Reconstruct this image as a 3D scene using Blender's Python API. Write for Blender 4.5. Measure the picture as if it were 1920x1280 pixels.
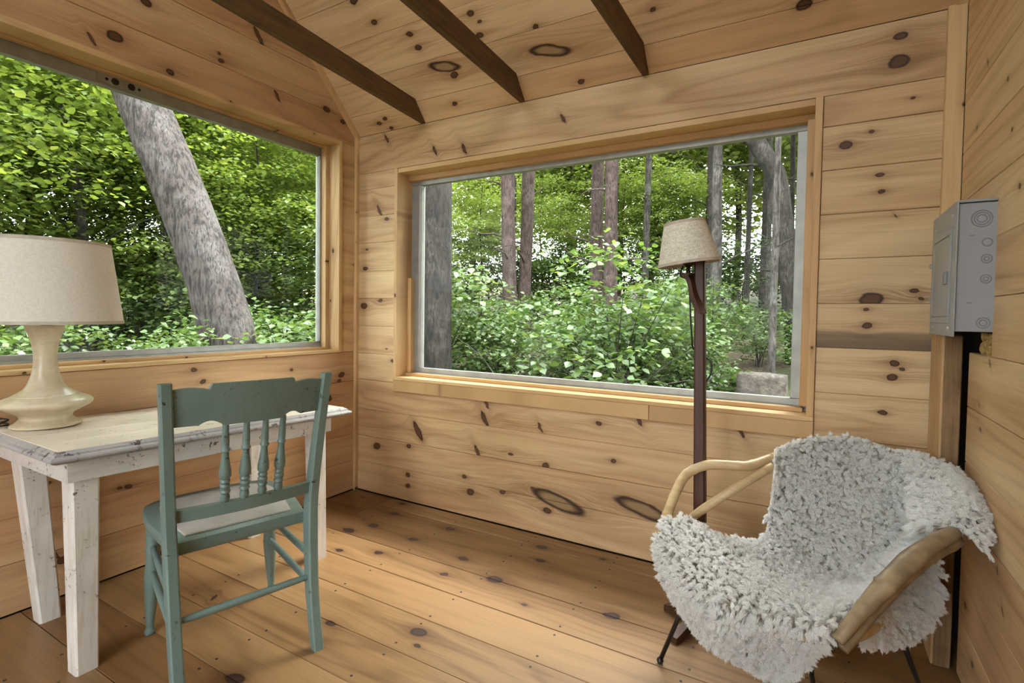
import bpy, math, random
import numpy as np
from mathutils import Vector, Matrix
for o in list(bpy.data.objects): bpy.data.objects.remove(o)
S = bpy.context.scene
COL = S.collection
PI = math.pi
H, W, RY = 2.2, 2.919, -3.8          # wall height, room width, rear wall
SL = 1.05                            # roof slope
# ---------------------------------------------------------------- camera
cam = bpy.data.cameras.new('camera'); cam.lens = 985.84*36/1920; cam.sensor_width = 36
cam.shift_y = -21.35/1920; cam.clip_start = .02; cam.clip_end = 400
co = bpy.data.objects.new('camera', cam); COL.objects.link(co); S.camera = co
def cam_axes(yaw, pitch, roll):
    f = Vector((-math.sin(yaw)*math.cos(pitch), math.cos(yaw)*math.cos(pitch), math.sin(pitch)))
    r = Vector((math.cos(yaw), math.sin(yaw), 0)); u = r.cross(f)
    return r*math.cos(roll)+u*math.sin(roll), u*math.cos(roll)-r*math.sin(roll), f
_r, _u, _f = cam_axes(*[math.radians(a) for a in (30.194, -1.757, .8106)])
co.matrix_world = Matrix(((_r.x,_u.x,-_f.x,2.5087),(_r.y,_u.y,-_f.y,-2.3630),(_r.z,_u.z,-_f.z,1.1213),(0,0,0,1)))
# ---------------------------------------------------------------- sky, sun, exposure
wd = bpy.data.worlds.new('overcast_sky'); S.world = wd; wd.use_nodes = True
bg = wd.node_tree.nodes['Background']; bg.inputs[0].default_value = (.93,.97,1,1); bg.inputs[1].default_value = 5.5
sn = bpy.data.lights.new('sun','SUN'); sn.energy = 6.0; sn.angle = math.radians(35); sn.color = (1,.96,.88)
so = bpy.data.objects.new('sun', sn); COL.objects.link(so)
so.rotation_euler = Vector((-.28,-.60,-1)).to_track_quat('-Z','Y').to_euler()
S.view_settings.view_transform = 'Standard'; S.view_settings.look = 'None'
S.view_settings.gamma = 1; S.view_settings.use_curve_mapping = False; S.view_settings.exposure = 1.18
S.cycles.max_bounces = 6; S.cycles.diffuse_bounces = 3; S.cycles.glossy_bounces = 2; S.cycles.adaptive_threshold = .03; S.cycles.transparent_max_bounces = 12
S.cycles.caustics_reflective = False; S.cycles.caustics_refractive = False; S.cycles.sample_clamp_indirect = 6
# ---------------------------------------------------------------- node helper
class NT:
    def __init__(s, name, rough=.6):
        s.mat = bpy.data.materials.new(name); s.mat.use_nodes = True; s.nt = s.mat.node_tree
        s.nt.nodes.clear(); s.out = s.nt.nodes.new('ShaderNodeOutputMaterial')
    def n(s, t, ins=(), **pr):
        nd = s.nt.nodes.new('ShaderNode'+t)
        for k, v in pr.items(): setattr(nd, k, v)
        for k, v in (ins.items() if isinstance(ins, dict) else enumerate(ins)):
            if v is None: continue
            if isinstance(v, bpy.types.NodeSocket): s.nt.links.new(v, nd.inputs[k])
            else: nd.inputs[k].default_value = v
        return nd
    def m(s, op, a, b=None, c=None, clamp=False):
        return s.n('Math', (a, b, c), operation=op, use_clamp=clamp).outputs[0]
    def v(s, op, a, b=None): 
        nd = s.n('VectorMath', (a, b), operation=op); return nd.outputs[1] if op in ('LENGTH','DOT_PRODUCT') else nd.outputs[0]
    def mix(s, f, a, b, mode='MIX'):
        nd = s.nt.nodes.new('ShaderNodeMix'); nd.data_type = 'RGBA'; nd.blend_type = mode
        for i, v in ((0,f),(6,a),(7,b)):
            if isinstance(v, bpy.types.NodeSocket): s.nt.links.new(v, nd.inputs[i])
            else: nd.inputs[i].default_value = v if i == 0 else (*v[:3], 1)
        return nd.outputs[2]
    def xyz(s, x, y, z): return s.n('CombineXYZ', (x, y, z)).outputs[0]
    def noise(s, vec, scale=1, detail=3, rough=.5, dist=0):
        return s.n('TexNoise', {'Vector':vec,'Scale':scale,'Detail':detail,'Roughness':rough,'Distortion':dist}).outputs[0]
    def ramp(s, f, a, b):
        return s.n('MapRange', {'Value':f,'From Min':a,'From Max':b}, interpolation_type='SMOOTHSTEP').outputs[0]
    def coord(s, which='Object'): return s.n('TexCoord').outputs[which]
    def rnd(s): return s.n('ObjectInfo').outputs['Random']
    def done(s, col, rough=.6, metal=0, bump=None, bstr=.3, bdist=.002, spec=.5, coat=0, sheen=0):
        p = s.n('BsdfPrincipled', {'Base Color':col if isinstance(col, bpy.types.NodeSocket) else (*col[:3],1),'Roughness':rough,'Metallic':metal,'Specular IOR Level':spec,'Coat Weight':coat})
        p.inputs['Coat Roughness'].default_value = .25
        if bump is not None:
            b = s.n('Bump', {'Height':bump,'Strength':bstr,'Distance':bdist}); s.nt.links.new(b.outputs[0], p.inputs['Normal'])
        s.nt.links.new(p.outputs[0], s.out.inputs[0]); return s.mat
NK = 6
def pine(name, light, dark, red, rough, coat=0, nk=6, knot=(.085,.036,.014), rim=(.03,.012,.005), lines=.6):
    t = NT(name); sp = t.n('SeparateXYZ', (t.coord(),)); X, Y = sp.outputs[0], sp.outputs[1]
    seed = t.m('MULTIPLY', t.rnd(), 60)
    wv = t.n('TexNoise', {'Vector':t.xyz(t.m('MULTIPLY',X,3), t.m('MULTIPLY',Y,9), seed),'Scale':3.0,'Detail':3}).outputs[1]
    P = t.v('ADD', t.xyz(X,Y,0.0), t.v('MULTIPLY', t.v('SUBTRACT', wv, (.5,.5,.5)), (.026,.022,0)))
    g = Y; smin = None; tail = None; big = None
    for i in range(nk):
        K = t.n('Attribute', attribute_type='OBJECT', attribute_name='k%d'%i).outputs['Vector']
        kr = t.n('SeparateXYZ', (K,)).outputs[2]
        d = t.n('SeparateXYZ', (t.v('SUBTRACT', P, K),)); dx, dy = d.outputs[0], d.outputs[1]
        spk = t.m('LESS_THAN', kr, 0); ra = t.m('MAXIMUM', t.m('MULTIPLY', t.m('ABSOLUTE', kr), .62), .0003)
        eye = t.m('GREATER_THAN', kr, .04); 
        dx = t.m('MULTIPLY', t.m('MULTIPLY_ADD', t.m('MULTIPLY', spk, .55), dy, dx), t.m('MULTIPLY_ADD', eye, -.44, t.m('MULTIPLY_ADD', spk, 1.0, .72)))
        dyy = t.m('MULTIPLY_ADD', t.m('MULTIPLY', eye, .22), d.outputs[0], t.m('MULTIPLY', dy, t.m('MULTIPLY_ADD', spk, -.4, 1.05)))
        s_ = t.m('DIVIDE', t.v('LENGTH', t.xyz(dx, dyy, 0.0)), ra)
        smin = s_ if smin is None else t.m('MINIMUM', smin, s_)
        se = t.m('MULTIPLY_ADD', t.m('SUBTRACT', 1.0, eye), 100, s_); big = se if big is None else t.m('MINIMUM', big, se)
        tl_ = t.m('EXPONENT', t.m('MULTIPLY', t.v('LENGTH', t.xyz(t.m('MULTIPLY', d.outputs[0], .13), dy, 0.0)), t.m('DIVIDE', -.95, ra)))
        tail = tl_ if tail is None else t.m('ADD', tail, tl_)
        w = t.m('EXPONENT', t.m('MULTIPLY', t.m('MULTIPLY', s_, s_), -.11))
        g = t.m('SUBTRACT', g, t.m('MULTIPLY', t.m('MULTIPLY', dy, w), .8))
    n1 = t.noise(t.xyz(t.m('MULTIPLY',X,.9), t.m('MULTIPLY',g,17), seed), 1, 4, .6)
    n2 = t.noise(t.xyz(t.m('MULTIPLY',X,.55), t.m('MULTIPLY',g,4.2), t.m('ADD',seed,7)), 1, 2, .4)
    n3 = t.noise(t.xyz(t.m('MULTIPLY',X,5), t.m('MULTIPLY',g,190), seed), 1, 3, .6)
    ph = t.m('MULTIPLY_ADD', n2, 62, t.m('MULTIPLY', g, 70))
    ln = t.m('MULTIPLY_ADD', t.m('SINE', ph), .5, .5); ln = t.m('POWER', ln, 3)
    tone = t.n('Attribute', attribute_type='OBJECT', attribute_name='tone').outputs['Fac']
    f = t.m('ADD', t.m('MULTIPLY', t.ramp(n1,.35,.75), .55), t.m('MULTIPLY', t.m('MULTIPLY', ln, t.ramp(n2,.25,.7)), lines))
    f = t.m('ADD', f, t.m('MULTIPLY', t.m('SUBTRACT', n3, .5), .85), clamp=True)
    col = t.mix(f, light, dark)
    rf = t.m('MULTIPLY_ADD', t.ramp(n2,.38,.66), .42, t.m('SUBTRACT', tone, .06), clamp=True)
    col = t.mix(rf, col, t.mix(f, red, [c*.72 for c in red]))
    if smin is None: return t.done(col, rough, coat=coat, spec=.4)
    col = t.mix(t.m('MULTIPLY', t.m('MULTIPLY', tail, t.ramp(n3,.25,.7)), .8, clamp=True), col, (dark[0]*.55,dark[1]*.42,dark[2]*.36))
    halo = t.m('MULTIPLY', t.m('EXPONENT', t.m('MULTIPLY', t.m('SUBTRACT', smin, .9), -.85)), .55, clamp=True)
    col = t.mix(halo, col, (dark[0]*.52,dark[1]*.42,dark[2]*.38))
    ring = t.m('MULTIPLY_ADD', t.m('SINE', t.m('MULTIPLY', smin, 26)), .5, .5)
    kc = t.mix(t.m('MULTIPLY', ring, .35), knot, [c*1.8 for c in knot]); kc = t.mix(t.ramp(smin,.55,.95), kc, rim)
    kc = t.mix(t.ramp(big,.85,.45), kc, [c*.62 for c in dark])
    col = t.mix(t.ramp(smin,1.2,.88), col, kc)
    bl = t.n('Attribute', attribute_type='OBJECT', attribute_name='stain').outputs['Fac']
    sm = t.m('MULTIPLY', bl, t.ramp(t.m('ADD', t.m('MULTIPLY',Y,-11), n1), .55, 1.15), clamp=True)
    col = t.mix(sm, col, (.11,.075,.05))
    return t.done(col, rough, coat=coat, spec=.4)
M = {}
PINES = dict(
 pine=dict(name='knotty_pine', light=(.72,.535,.308), dark=(.455,.29,.138), red=(.53,.298,.147), rough=.55),
 pine_ceiling=dict(name='ceiling_pine', light=(.80,.61,.375), dark=(.56,.38,.195), red=(.64,.40,.22), rough=.6),
 pine_floor=dict(name='varnished_floor_pine', light=(.335,.198,.088), dark=(.155,.082,.031), red=(.21,.105,.041), rough=.42, coat=.16, knot=(.035,.017,.014), rim=(.016,.007,.006)),
 trim=dict(name='trim_pine', light=(.74,.53,.28), dark=(.50,.315,.14), red=(.58,.345,.155), rough=.5))
def pick(kind, k):
    k = 0 if k == 0 else 2 if k <= 2 else 4 if k <= 4 else 6
    if (kind,k) not in M: d = dict(PINES[kind]); d['name'] += '_%d_knots'%k; M[kind,k] = pine(nk=k, **d)
    return M[kind,k]
def simple(name, c, rough=.5, metal=0, var=.12, scale=30, spec=.5):
    t = NT(name); nz = t.noise(t.coord(), scale, 4)
    return t.done(t.mix(t.ramp(nz,.3,.7), [x*(1-var) for x in c], [min(1,x*(1+var)) for x in c]), rough, metal, spec=spec)
M['dark'] = simple('dark_cavity', (.02,.015,.012), .9)
M['alu'] = simple('dull_aluminium', (.36,.37,.35), .45, .5, .10, 14)
M['steel_grey'] = simple('grey_enamel', (.31,.325,.35), .38, 0, .03, 5)
M['steel_mark'] = simple('grey_enamel_edge', (.22,.235,.26), .45, 0, .03, 5)
M['screw'] = simple('screw_metal', (.55,.55,.55), .3, .9)
M['black_iron'] = simple('black_iron', (.012,.011,.011), .35, .2, .2)
M['nail'] = simple('nail_head', (.03,.025,.022), .5, .3)
M['cord'] = simple('dark_cord', (.015,.018,.015), .5)
M['brass'] = simple('aged_brass', (.06,.035,.015), .45, .5)
M['ceramic'] = None
def wood_dark(name, a, b, rough=.6, along='X', sc=1):
    t = NT(name); sp = t.n('SeparateXYZ', (t.coord(),)); o = dict(X=0,Y=1,Z=2)[along]; q = [i for i in range(3) if i != o]
    nz = t.noise(t.xyz(t.m('MULTIPLY',sp.outputs[o],3*sc), t.m('MULTIPLY',sp.outputs[q[0]],55*sc), t.m('MULTIPLY',sp.outputs[q[1]],55*sc)), 1, 5, .65)
    blot = t.noise(t.coord(), 9*sc, 4, .6)
    f = t.m('ADD', t.m('MULTIPLY', t.ramp(nz,.3,.75), .7), t.m('MULTIPLY', t.ramp(blot,.35,.7), .35), clamp=True)
    return t.done(t.mix(f, a, b), rough, bump=nz, bstr=.4)
M['joist'] = wood_dark('weathered_joist', (.15,.083,.034), (.062,.03,.011), .8, 'Y')
M['post'] = wood_dark('rough_brown_stud', (.30,.19,.10), (.13,.07,.03), .85, 'Z')
M['post_light'] = wood_dark('pale_stud_face', (.62,.42,.22), (.40,.24,.11), .7, 'Z')
M['lamp_wood'] = wood_dark('dark_mahogany', (.085,.03,.014), (.035,.012,.006), .5, 'Z')
M['rattan'] = wood_dark('pale_rattan', (.62,.47,.27), (.40,.26,.12), .42, 'X', .6)
M['rattan_dark'] = simple('weathered_rattan', (.26,.185,.105), .42, 0, .28, 22)
def paint(name, col, under, dark, amt, rough=.5, along=2, wear=.5):
    t = NT(name); c = t.coord(); sp = t.n('SeparateXYZ', (c,)); sc = [70,70,70]; sc[along] = 6
    st = t.noise(t.xyz(*[t.m('MULTIPLY', sp.outputs[i], sc[i]) for i in range(3)]), 1, 5, .7)
    bl = t.noise(c, 11, 5, .65); fl = t.noise(c, 60, 3, .6)
    g = t.noise(c, 5, 3, .5)
    base = t.mix(t.ramp(g,.35,.65), col, [x*.84 for x in col])
    base = t.mix(t.m('MULTIPLY', t.ramp(st,.46,.72), wear), base, under)
    chip = t.m('MULTIPLY', t.ramp(bl,.5,.62), t.ramp(fl,.62-amt,.66-amt))
    base = t.mix(chip, base, dark)
    return t.done(base, rough, bump=chip, bstr=-.3)
M['white_paint'] = paint('chipped_white_paint', (.72,.68,.64), (.46,.37,.26), (.13,.095,.07), .05, .5, 2, .6)
M['white_apron'] = paint('chipped_white_apron_paint', (.74,.70,.67), (.50,.43,.36), (.13,.10,.08), .04, .5, 1, .45)
M['white_edge'] = paint('worn_grey_edge_paint', (.42,.40,.40), (.30,.28,.27), (.07,.06,.05), .10, .5, 1)
M['desk_top'] = paint('rubbed_desk_boards', (.80,.71,.60), (.62,.51,.38), (.30,.24,.18), .03, .45, 1)
M['teal'] = paint('worn_teal_paint', (.155,.225,.208), (.115,.175,.16), (.03,.04,.036), .035, .38)
def fabric(name, c, c2, rough=.9, sc=240):
    t = NT(name); sp = t.n('SeparateXYZ', (t.coord(),))
    a = t.noise(t.xyz(t.m('MULTIPLY',sp.outputs[0],.35), t.m('MULTIPLY',sp.outputs[1],.35), t.m('MULTIPLY',sp.outputs[2],2)), sc, 2)
    b = t.noise(t.xyz(t.m('MULTIPLY',sp.outputs[0],2), t.m('MULTIPLY',sp.outputs[1],2), t.m('MULTIPLY',sp.outputs[2],.3)), sc, 2)
    f = t.ramp(t.m('MULTIPLY_ADD', a, .5, t.m('MULTIPLY', b, .5)), .38, .62); colr = t.mix(f, c, c2)
    d = t.n('BsdfDiffuse', {'Color':colr}); tr = t.n('BsdfTranslucent', {'Color':colr}); mx = t.n('MixShader', (.22, d.outputs[0], tr.outputs[0]))
    t.nt.links.new(mx.outputs[0], t.out.inputs[0]); return t.mat
M['shade_cream'] = fabric('cream_shade_fabric', (.88,.83,.77), (.79,.73,.67))
M['shade_linen'] = fabric('linen_shade_fabric', (.93,.90,.82), (.70,.65,.54), sc=170)
M['pad'] = simple('grey_leather_pad', (.40,.375,.35), .45, 0, .12, 14)
M['shade_band'] = simple('shade_binding', (.50,.44,.37), .8)
def glass():
    t = NT('window_glass'); tr = t.n('BsdfTransparent', ((.97,.985,.975,1),)); gl = t.n('BsdfGlossy', {'Color':(1,1,1,1),'Roughness':.0})
    fr = t.n('Fresnel', {'IOR':1.07}); mx = t.n('MixShader', (fr.outputs[0], tr.outputs[0], gl.outputs[0]))
    t.nt.links.new(mx.outputs[0], t.out.inputs[0]); return t.mat
M['glass'] = glass()
def ceramic():
    t = NT('glazed_ceramic'); sp = t.n('SeparateXYZ', (t.coord(),)); z = sp.outputs[2]
    nz = t.noise(t.coord(), 16, 5, .6); cr = t.noise(t.xyz(t.m('MULTIPLY',sp.outputs[0],20), t.m('MULTIPLY',sp.outputs[1],20), t.m('MULTIPLY',z,60)), 1, 4, .7)
    c = t.mix(t.ramp(nz,.3,.7), (.70,.62,.47), (.56,.46,.31)); c = t.mix(t.m('MULTIPLY', t.ramp(cr,.5,.75), .5), c, (.44,.34,.20))
    return t.done(c, .28, spec=.5)
M['ceramic'] = ceramic()
# ---------------------------------------------------------------- object helpers
def tag(o, label=None, cat=None, group=None, kind=None):
    for k, v in (('label',label),('category',cat),('group',group),('kind',kind)):
        if v: o[k] = v
    return o
def link(name, me, mat=None, parent=None):
    o = bpy.data.objects.new(name, me); COL.objects.link(o)
    if mat is not None and me is not None and not me.materials: me.materials.append(mat)
    if parent is not None: o.parent = parent
    return o
def empty(name, loc=(0,0,0), rz=0):
    o = bpy.data.objects.new(name, None); COL.objects.link(o); o.location = loc; o.rotation_euler = (0,0,rz); o.empty_display_size = .1
    return o
def mesh(name, vs, fs, smooth=False):
    me = bpy.data.meshes.new(name); me.from_pydata([tuple(v) for v in vs], [], fs); me.update()
    if smooth: me.polygons.foreach_set('use_smooth', [True]*len(me.polygons))
    return me
class MB:
    def __init__(s): s.v = []; s.f = []
    def add(s, vs, fs):
        b = len(s.v); s.v += [Vector(v) for v in vs]; s.f += [tuple(i+b for i in f) for f in fs]; return s
    def box(s, lo, hi, ch=.0, mat=None):
        x0,y0,z0 = lo; x1,y1,z1 = hi
        if ch <= 0:
            vs = [(x,y,z) for z in (z0,z1) for y in (y0,y1) for x in (x0,x1)]
            fs = [(0,2,3,1),(4,5,7,6),(0,1,5,4),(2,6,7,3),(0,4,6,2),(1,3,7,5)]
        else:
            c = min(ch, (x1-x0)*.45, (y1-y0)*.45, (z1-z0)*.45); vs = []; idx = {}
            for i,x in enumerate((x0,x1)):
                for j,y in enumerate((y0,y1)):
                    for k,z in enumerate((z0,z1)):
                        dx,dy,dz = (c,-c)[i],(c,-c)[j],(c,-c)[k]
                        for a,p in enumerate(((x,y+dy,z+dz),(x+dx,y,z+dz),(x+dx,y+dy,z))): idx[i,j,k,a] = len(vs); vs.append(p)
            I = lambda i,j,k,a: idx[i,j,k,a]; fs = []
            for i in (0,1): q = [I(i,0,0,0),I(i,1,0,0),I(i,1,1,0),I(i,0,1,0)]; fs.append(tuple(q if i else q[::-1]))
            for j in (0,1): q = [I(0,j,0,1),I(0,j,1,1),I(1,j,1,1),I(1,j,0,1)]; fs.append(tuple(q if j else q[::-1]))
            for k in (0,1): q = [I(0,0,k,2),I(1,0,k,2),I(1,1,k,2),I(0,1,k,2)]; fs.append(tuple(q if k else q[::-1]))
            for i in (0,1):
                for j in (0,1): q = [I(i,j,0,0),I(i,j,0,1),I(i,j,1,1),I(i,j,1,0)]; fs.append(tuple(q if (i==j) else q[::-1]))
                for k in (0,1): q = [I(i,0,k,0),I(i,1,k,0),I(i,1,k,2),I(i,0,k,2)]; fs.append(tuple(q if (i!=k) else q[::-1]))
            for j in (0,1):
                for k in (0,1): q = [I(0,j,k,1),I(1,j,k,1),I(1,j,k,2),I(0,j,k,2)]; fs.append(tuple(q if (j==k) else q[::-1]))
            for i in (0,1):
                for j in (0,1):
                    for k in (0,1): fs.append(tuple(I(i,j,k,a) for a in ((0,1,2) if (i+j+k)%2 else (2,1,0))))
        if mat is not None: vs = [mat @ Vector(v) for v in vs]
        return s.add(vs, fs)
    def tube(s, pts, rad, n=12, cap=True, flat=1, up=(0,0,1)):
        pts = [Vector(p) for p in pts]; rad = rad if hasattr(rad,'__len__') else [rad]*len(pts); vs = []; fs = []
        T = [((pts[min(i+1,len(pts)-1)]-pts[max(i-1,0)])).normalized() for i in range(len(pts))]
        a = Vector(up); 
        if abs(T[0].dot(a)) > .95: a = Vector((1,0,0))
        x = (a - T[0]*a.dot(T[0])).normalized()
        for i,p in enumerate(pts):
            x = (x - T[i]*x.dot(T[i])).normalized(); y = T[i].cross(x)
            for j in range(n):
                t = 2*PI*j/n; vs.append(p + (x*math.cos(t)*flat + y*math.sin(t))*rad[i])
        for i in range(len(pts)-1):
            for j in range(n): a_,b_ = i*n+j, i*n+(j+1)%n; fs.append((a_,b_,b_+n,a_+n))
        if cap: fs += [tuple(range(n))[::-1], tuple(range((len(pts)-1)*n, len(pts)*n))]
        return s.add(vs, fs)
    def lathe(s, prof, n=24, base=(0,0,0), axis=None, closed=True):
        # prof: (r, h) along axis from base
        ax = Vector(axis).normalized() if axis else Vector((0,0,1)); b = Vector(base)
        q = Vector((0,0,1)).rotation_difference(ax)
        vs = [b + q @ Vector((r*math.cos(2*PI*j/n), r*math.sin(2*PI*j/n), h)) for r,h in prof for j in range(n)]; fs = []
        for i in range(len(prof)-1):
            for j in range(n): a_,b_ = i*n+j, i*n+(j+1)%n; fs.append((a_,b_,b_+n,a_+n))
        if closed: fs += [tuple(range(n))[::-1], tuple(range((len(prof)-1)*n, len(prof)*n))]
        return s.add(vs, fs)
    def prism(s, poly, lo, hi, fr):
        # poly in (u,v); fr(u,v,w)->point
        n = len(poly); vs = [fr(u,v,lo) for u,v in poly]+[fr(u,v,hi) for u,v in poly]
        fs = [tuple(range(n))[::-1], tuple(range(n,2*n))]+[(i,(i+1)%n,(i+1)%n+n,i+n) for i in range(n)]
        return s.add(vs, fs)
    def build(s, name, mat, parent=None, smooth=False, origin=None):
        o_ = Vector(origin) if origin is not None else Vector((0,0,0))
        me = mesh(name, [v-o_ for v in s.v], s.f, smooth); o = link(name, me, mat, parent)
        if origin is not None: o.location = o_
        return o
def auto(o, ang=40):
    o.data.polygons.foreach_set('use_smooth', [True]*len(o.data.polygons)); o.data.set_sharp_from_angle(angle=math.radians(ang)); return o
def catmull(pts, n):
    P = np.array(pts, float); k = len(P); out = []
    ext = np.vstack([2*P[0]-P[1], P, 2*P[-1]-P[-2]])
    for t in np.linspace(0, k-1, n):
        i = min(int(t), k-2); f = t-i; a,b,c,d = ext[i:i+4]
        out.append(.5*((2*b)+(-a+c)*f+(2*a-5*b+4*c-d)*f*f+(-a+3*b-3*c+d)*f**3))
    return np.array(out)
# ---------------------------------------------------------------- planks
KNOTS = [
('B',2.071,2.153,0.018),('B',2.068,2.002,0.018),('B',2.739,2.143,0.025),('B',2.734,2.053,0.037),('B',2.730,2.177,-0.017),
('B',1.061,2.116,0.017),('B',1.062,2.074,0.008),('B',1.403,2.079,-0.023),('B',0.815,2.019,-0.029),('B',0.247,2.158,-0.026),
('B',0.612,2.034,-0.027),('B',1.582,2.103,0.010),('B',2.579,1.778,0.026),('B',2.656,1.816,0.010),('B',2.690,1.653,0.014),
('B',2.695,1.590,0.012),('B',2.805,1.225,0.017),('B',2.679,1.193,0.040),('B',2.824,1.196,0.010),('B',2.664,1.159,0.010),
('B',2.666,1.095,0.018),('B',2.751,0.960,0.016),('B',2.775,0.942,0.010),('B',2.747,0.909,0.016),('B',2.724,0.777,0.018),
('B',0.195,1.735,-0.032),('B',0.252,1.682,0.019),('B',0.077,1.390,0.023),('B',0.069,1.159,0.033),('B',0.208,1.192,0.019),
('B',0.311,0.828,0.019),('B',0.090,1.505,0.013),('B',0.969,0.555,-0.040),('B',0.984,0.637,-0.026),('B',1.310,0.547,-0.024),
('B',1.620,0.605,0.018),('B',1.812,0.648,-0.029),('B',1.858,0.589,0.015),('B',0.510,0.431,-0.056),('B',0.926,0.375,-0.032),
('B',1.138,0.388,0.017),('B',1.341,0.359,0.022),('B',1.695,0.438,0.015),('B',0.185,0.298,0.030),('B',0.442,0.333,0.019),
('B',0.840,0.217,0.015),('B',1.089,0.179,0.020),('B',0.435,0.161,0.019),('B',0.436,0.097,0.019),('B',0.884,0.141,0.026),
('B',0.916,0.100,0.015),('B',0.893,0.022,0.018),('B',1.354,0.133,0.027),('B',1.376,0.086,0.011),('B',1.409,0.190,0.064),
('B',1.839,0.236,0.059),('B',1.273,0.232,0.016),('B',2.245,0.639,-0.020),('B',2.216,0.549,-0.016),('B',2.238,0.530,0.018),
('B',2.054,0.303,0.014),('L',-0.997,0.841,0.017),('L',-0.955,0.781,0.015),('L',-0.468,0.796,0.012),('L',-0.117,0.733,0.026),
('L',-0.134,0.699,0.019),('L',-0.218,0.603,0.029),('L',-1.269,0.367,0.016),('L',-1.299,0.369,0.011),('L',-1.527,0.268,-0.012),
('L',-1.496,0.142,0.019),('L',-1.515,0.170,-0.021),('L',-1.128,0.035,0.022),('L',-1.537,0.456,0.012),('L',-0.350,0.132,0.015),
('L',-1.001,0.252,0.012),('L',-1.304,2.229,0.033),('L',-1.261,2.276,0.018),('L',-1.383,2.182,-0.021),('L',-1.094,2.171,0.019),
('L',-0.858,2.313,0.018),('L',-0.871,2.346,0.010),('L',-0.794,2.229,0.016),('L',-1.184,2.424,0.025),('L',-0.666,2.519,-0.041),
('L',-0.237,2.296,0.028),('L',-0.117,2.264,0.022),('L',-1.067,2.163,0.010),('L',-0.558,2.257,-0.028),('C',0.514,0.546,0.022),
('C',0.692,0.446,0.021),('C',0.707,0.376,0.024),('C',0.700,0.411,0.011),('C',0.812,0.257,0.041),('C',0.852,0.208,0.025),
('C',1.070,0.348,0.023),('C',1.095,0.404,0.013),('C',1.061,0.447,0.020),('C',1.394,0.202,0.045),('C',1.361,0.315,0.017),
('C',1.508,0.035,0.020),('C',1.678,0.031,0.010),('C',0.784,0.066,0.017),('C',0.226,0.053,0.019),('C',0.282,0.073,0.019),
('C',0.298,0.014,0.016),('C',2.431,0.130,0.030),('C',2.018,0.021,0.011),('C',2.154,0.054,0.011),('C',2.674,0.026,0.012),
('C',0.456,0.657,0.027),('C',1.887,0.253,0.013),('R',0.305,1.879,-0.011),('R',0.515,1.749,0.007),('R',0.389,0.809,0.009),
('R',0.569,1.606,0.008),('R',0.210,1.719,0.008),('R',0.458,1.004,-0.012),('R',0.647,1.445,0.010),('R',0.658,0.411,-0.012),
('R',0.602,0.487,-0.011),('R',0.408,0.133,0.014),('R',0.305,0.255,0.013),('R',0.362,0.874,-0.008),('F',1.327,-0.953,0.036),
('F',1.374,-1.015,0.016),('F',1.022,-1.077,0.025),('F',1.872,-0.499,0.034),('F',1.357,-0.502,0.038),('F',1.135,-0.418,0.029),
('F',0.518,-0.362,0.031),('F',0.459,-0.472,0.041),('F',0.808,-0.381,0.029),('F',0.768,-0.578,0.022),('F',0.598,-0.658,0.023),
('F',1.148,-0.578,0.021),('F',1.557,-0.604,0.014),('F',1.443,-0.245,0.024),('F',1.384,-0.119,0.031),('F',0.886,-0.180,0.028),
('F',0.431,-0.040,0.025),('F',0.500,-0.182,0.030),('F',1.004,-1.426,0.039),('F',-0.249,-1.269,-0.034),('F',0.501,-1.198,-0.019),
('F',1.445,0.025,0.016),('F',1.682,-0.083,0.017)

]
rng = random.Random(4)
FR = {}
n_ = math.hypot(1, SL)
def frame(key, O, X, Y): FR[key] = (Vector(O), Vector(X), Vector(Y), Vector(X).cross(Vector(Y)))
frame('B', (0,0,0), (1,0,0), (0,0,1)); frame('L', (0,0,0), (0,1,0), (0,0,1)); frame('R', (W,0,0), (0,-1,0), (0,0,1))
frame('F', (0,0,0), (1,0,0), (0,1,0)); frame('C', (0,0,H), (1,0,0), (0,-1/n_,SL/n_)); frame('D', (0,RY,H), (-1,0,0), (0,1/n_,SL/n_))
frame('K', (0,RY,0), (-1,0,0), (0,0,1))
def inset(poly, d):
    out = []; n = len(poly)
    for i in range(n):
        a,b,c = [Vector(poly[j%n]) for j in (i-1,i,i+1)]
        e1,e2 = (b-a).normalized(), (c-b).normalized(); n1,n2 = Vector((-e1.y,e1.x)), Vector((-e2.y,e2.x))
        k = (n1+n2); k = k/max(k.dot(n1), .3) if k.length > 1e-6 else n1
        out.append(b+k*d)
    return out
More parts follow.
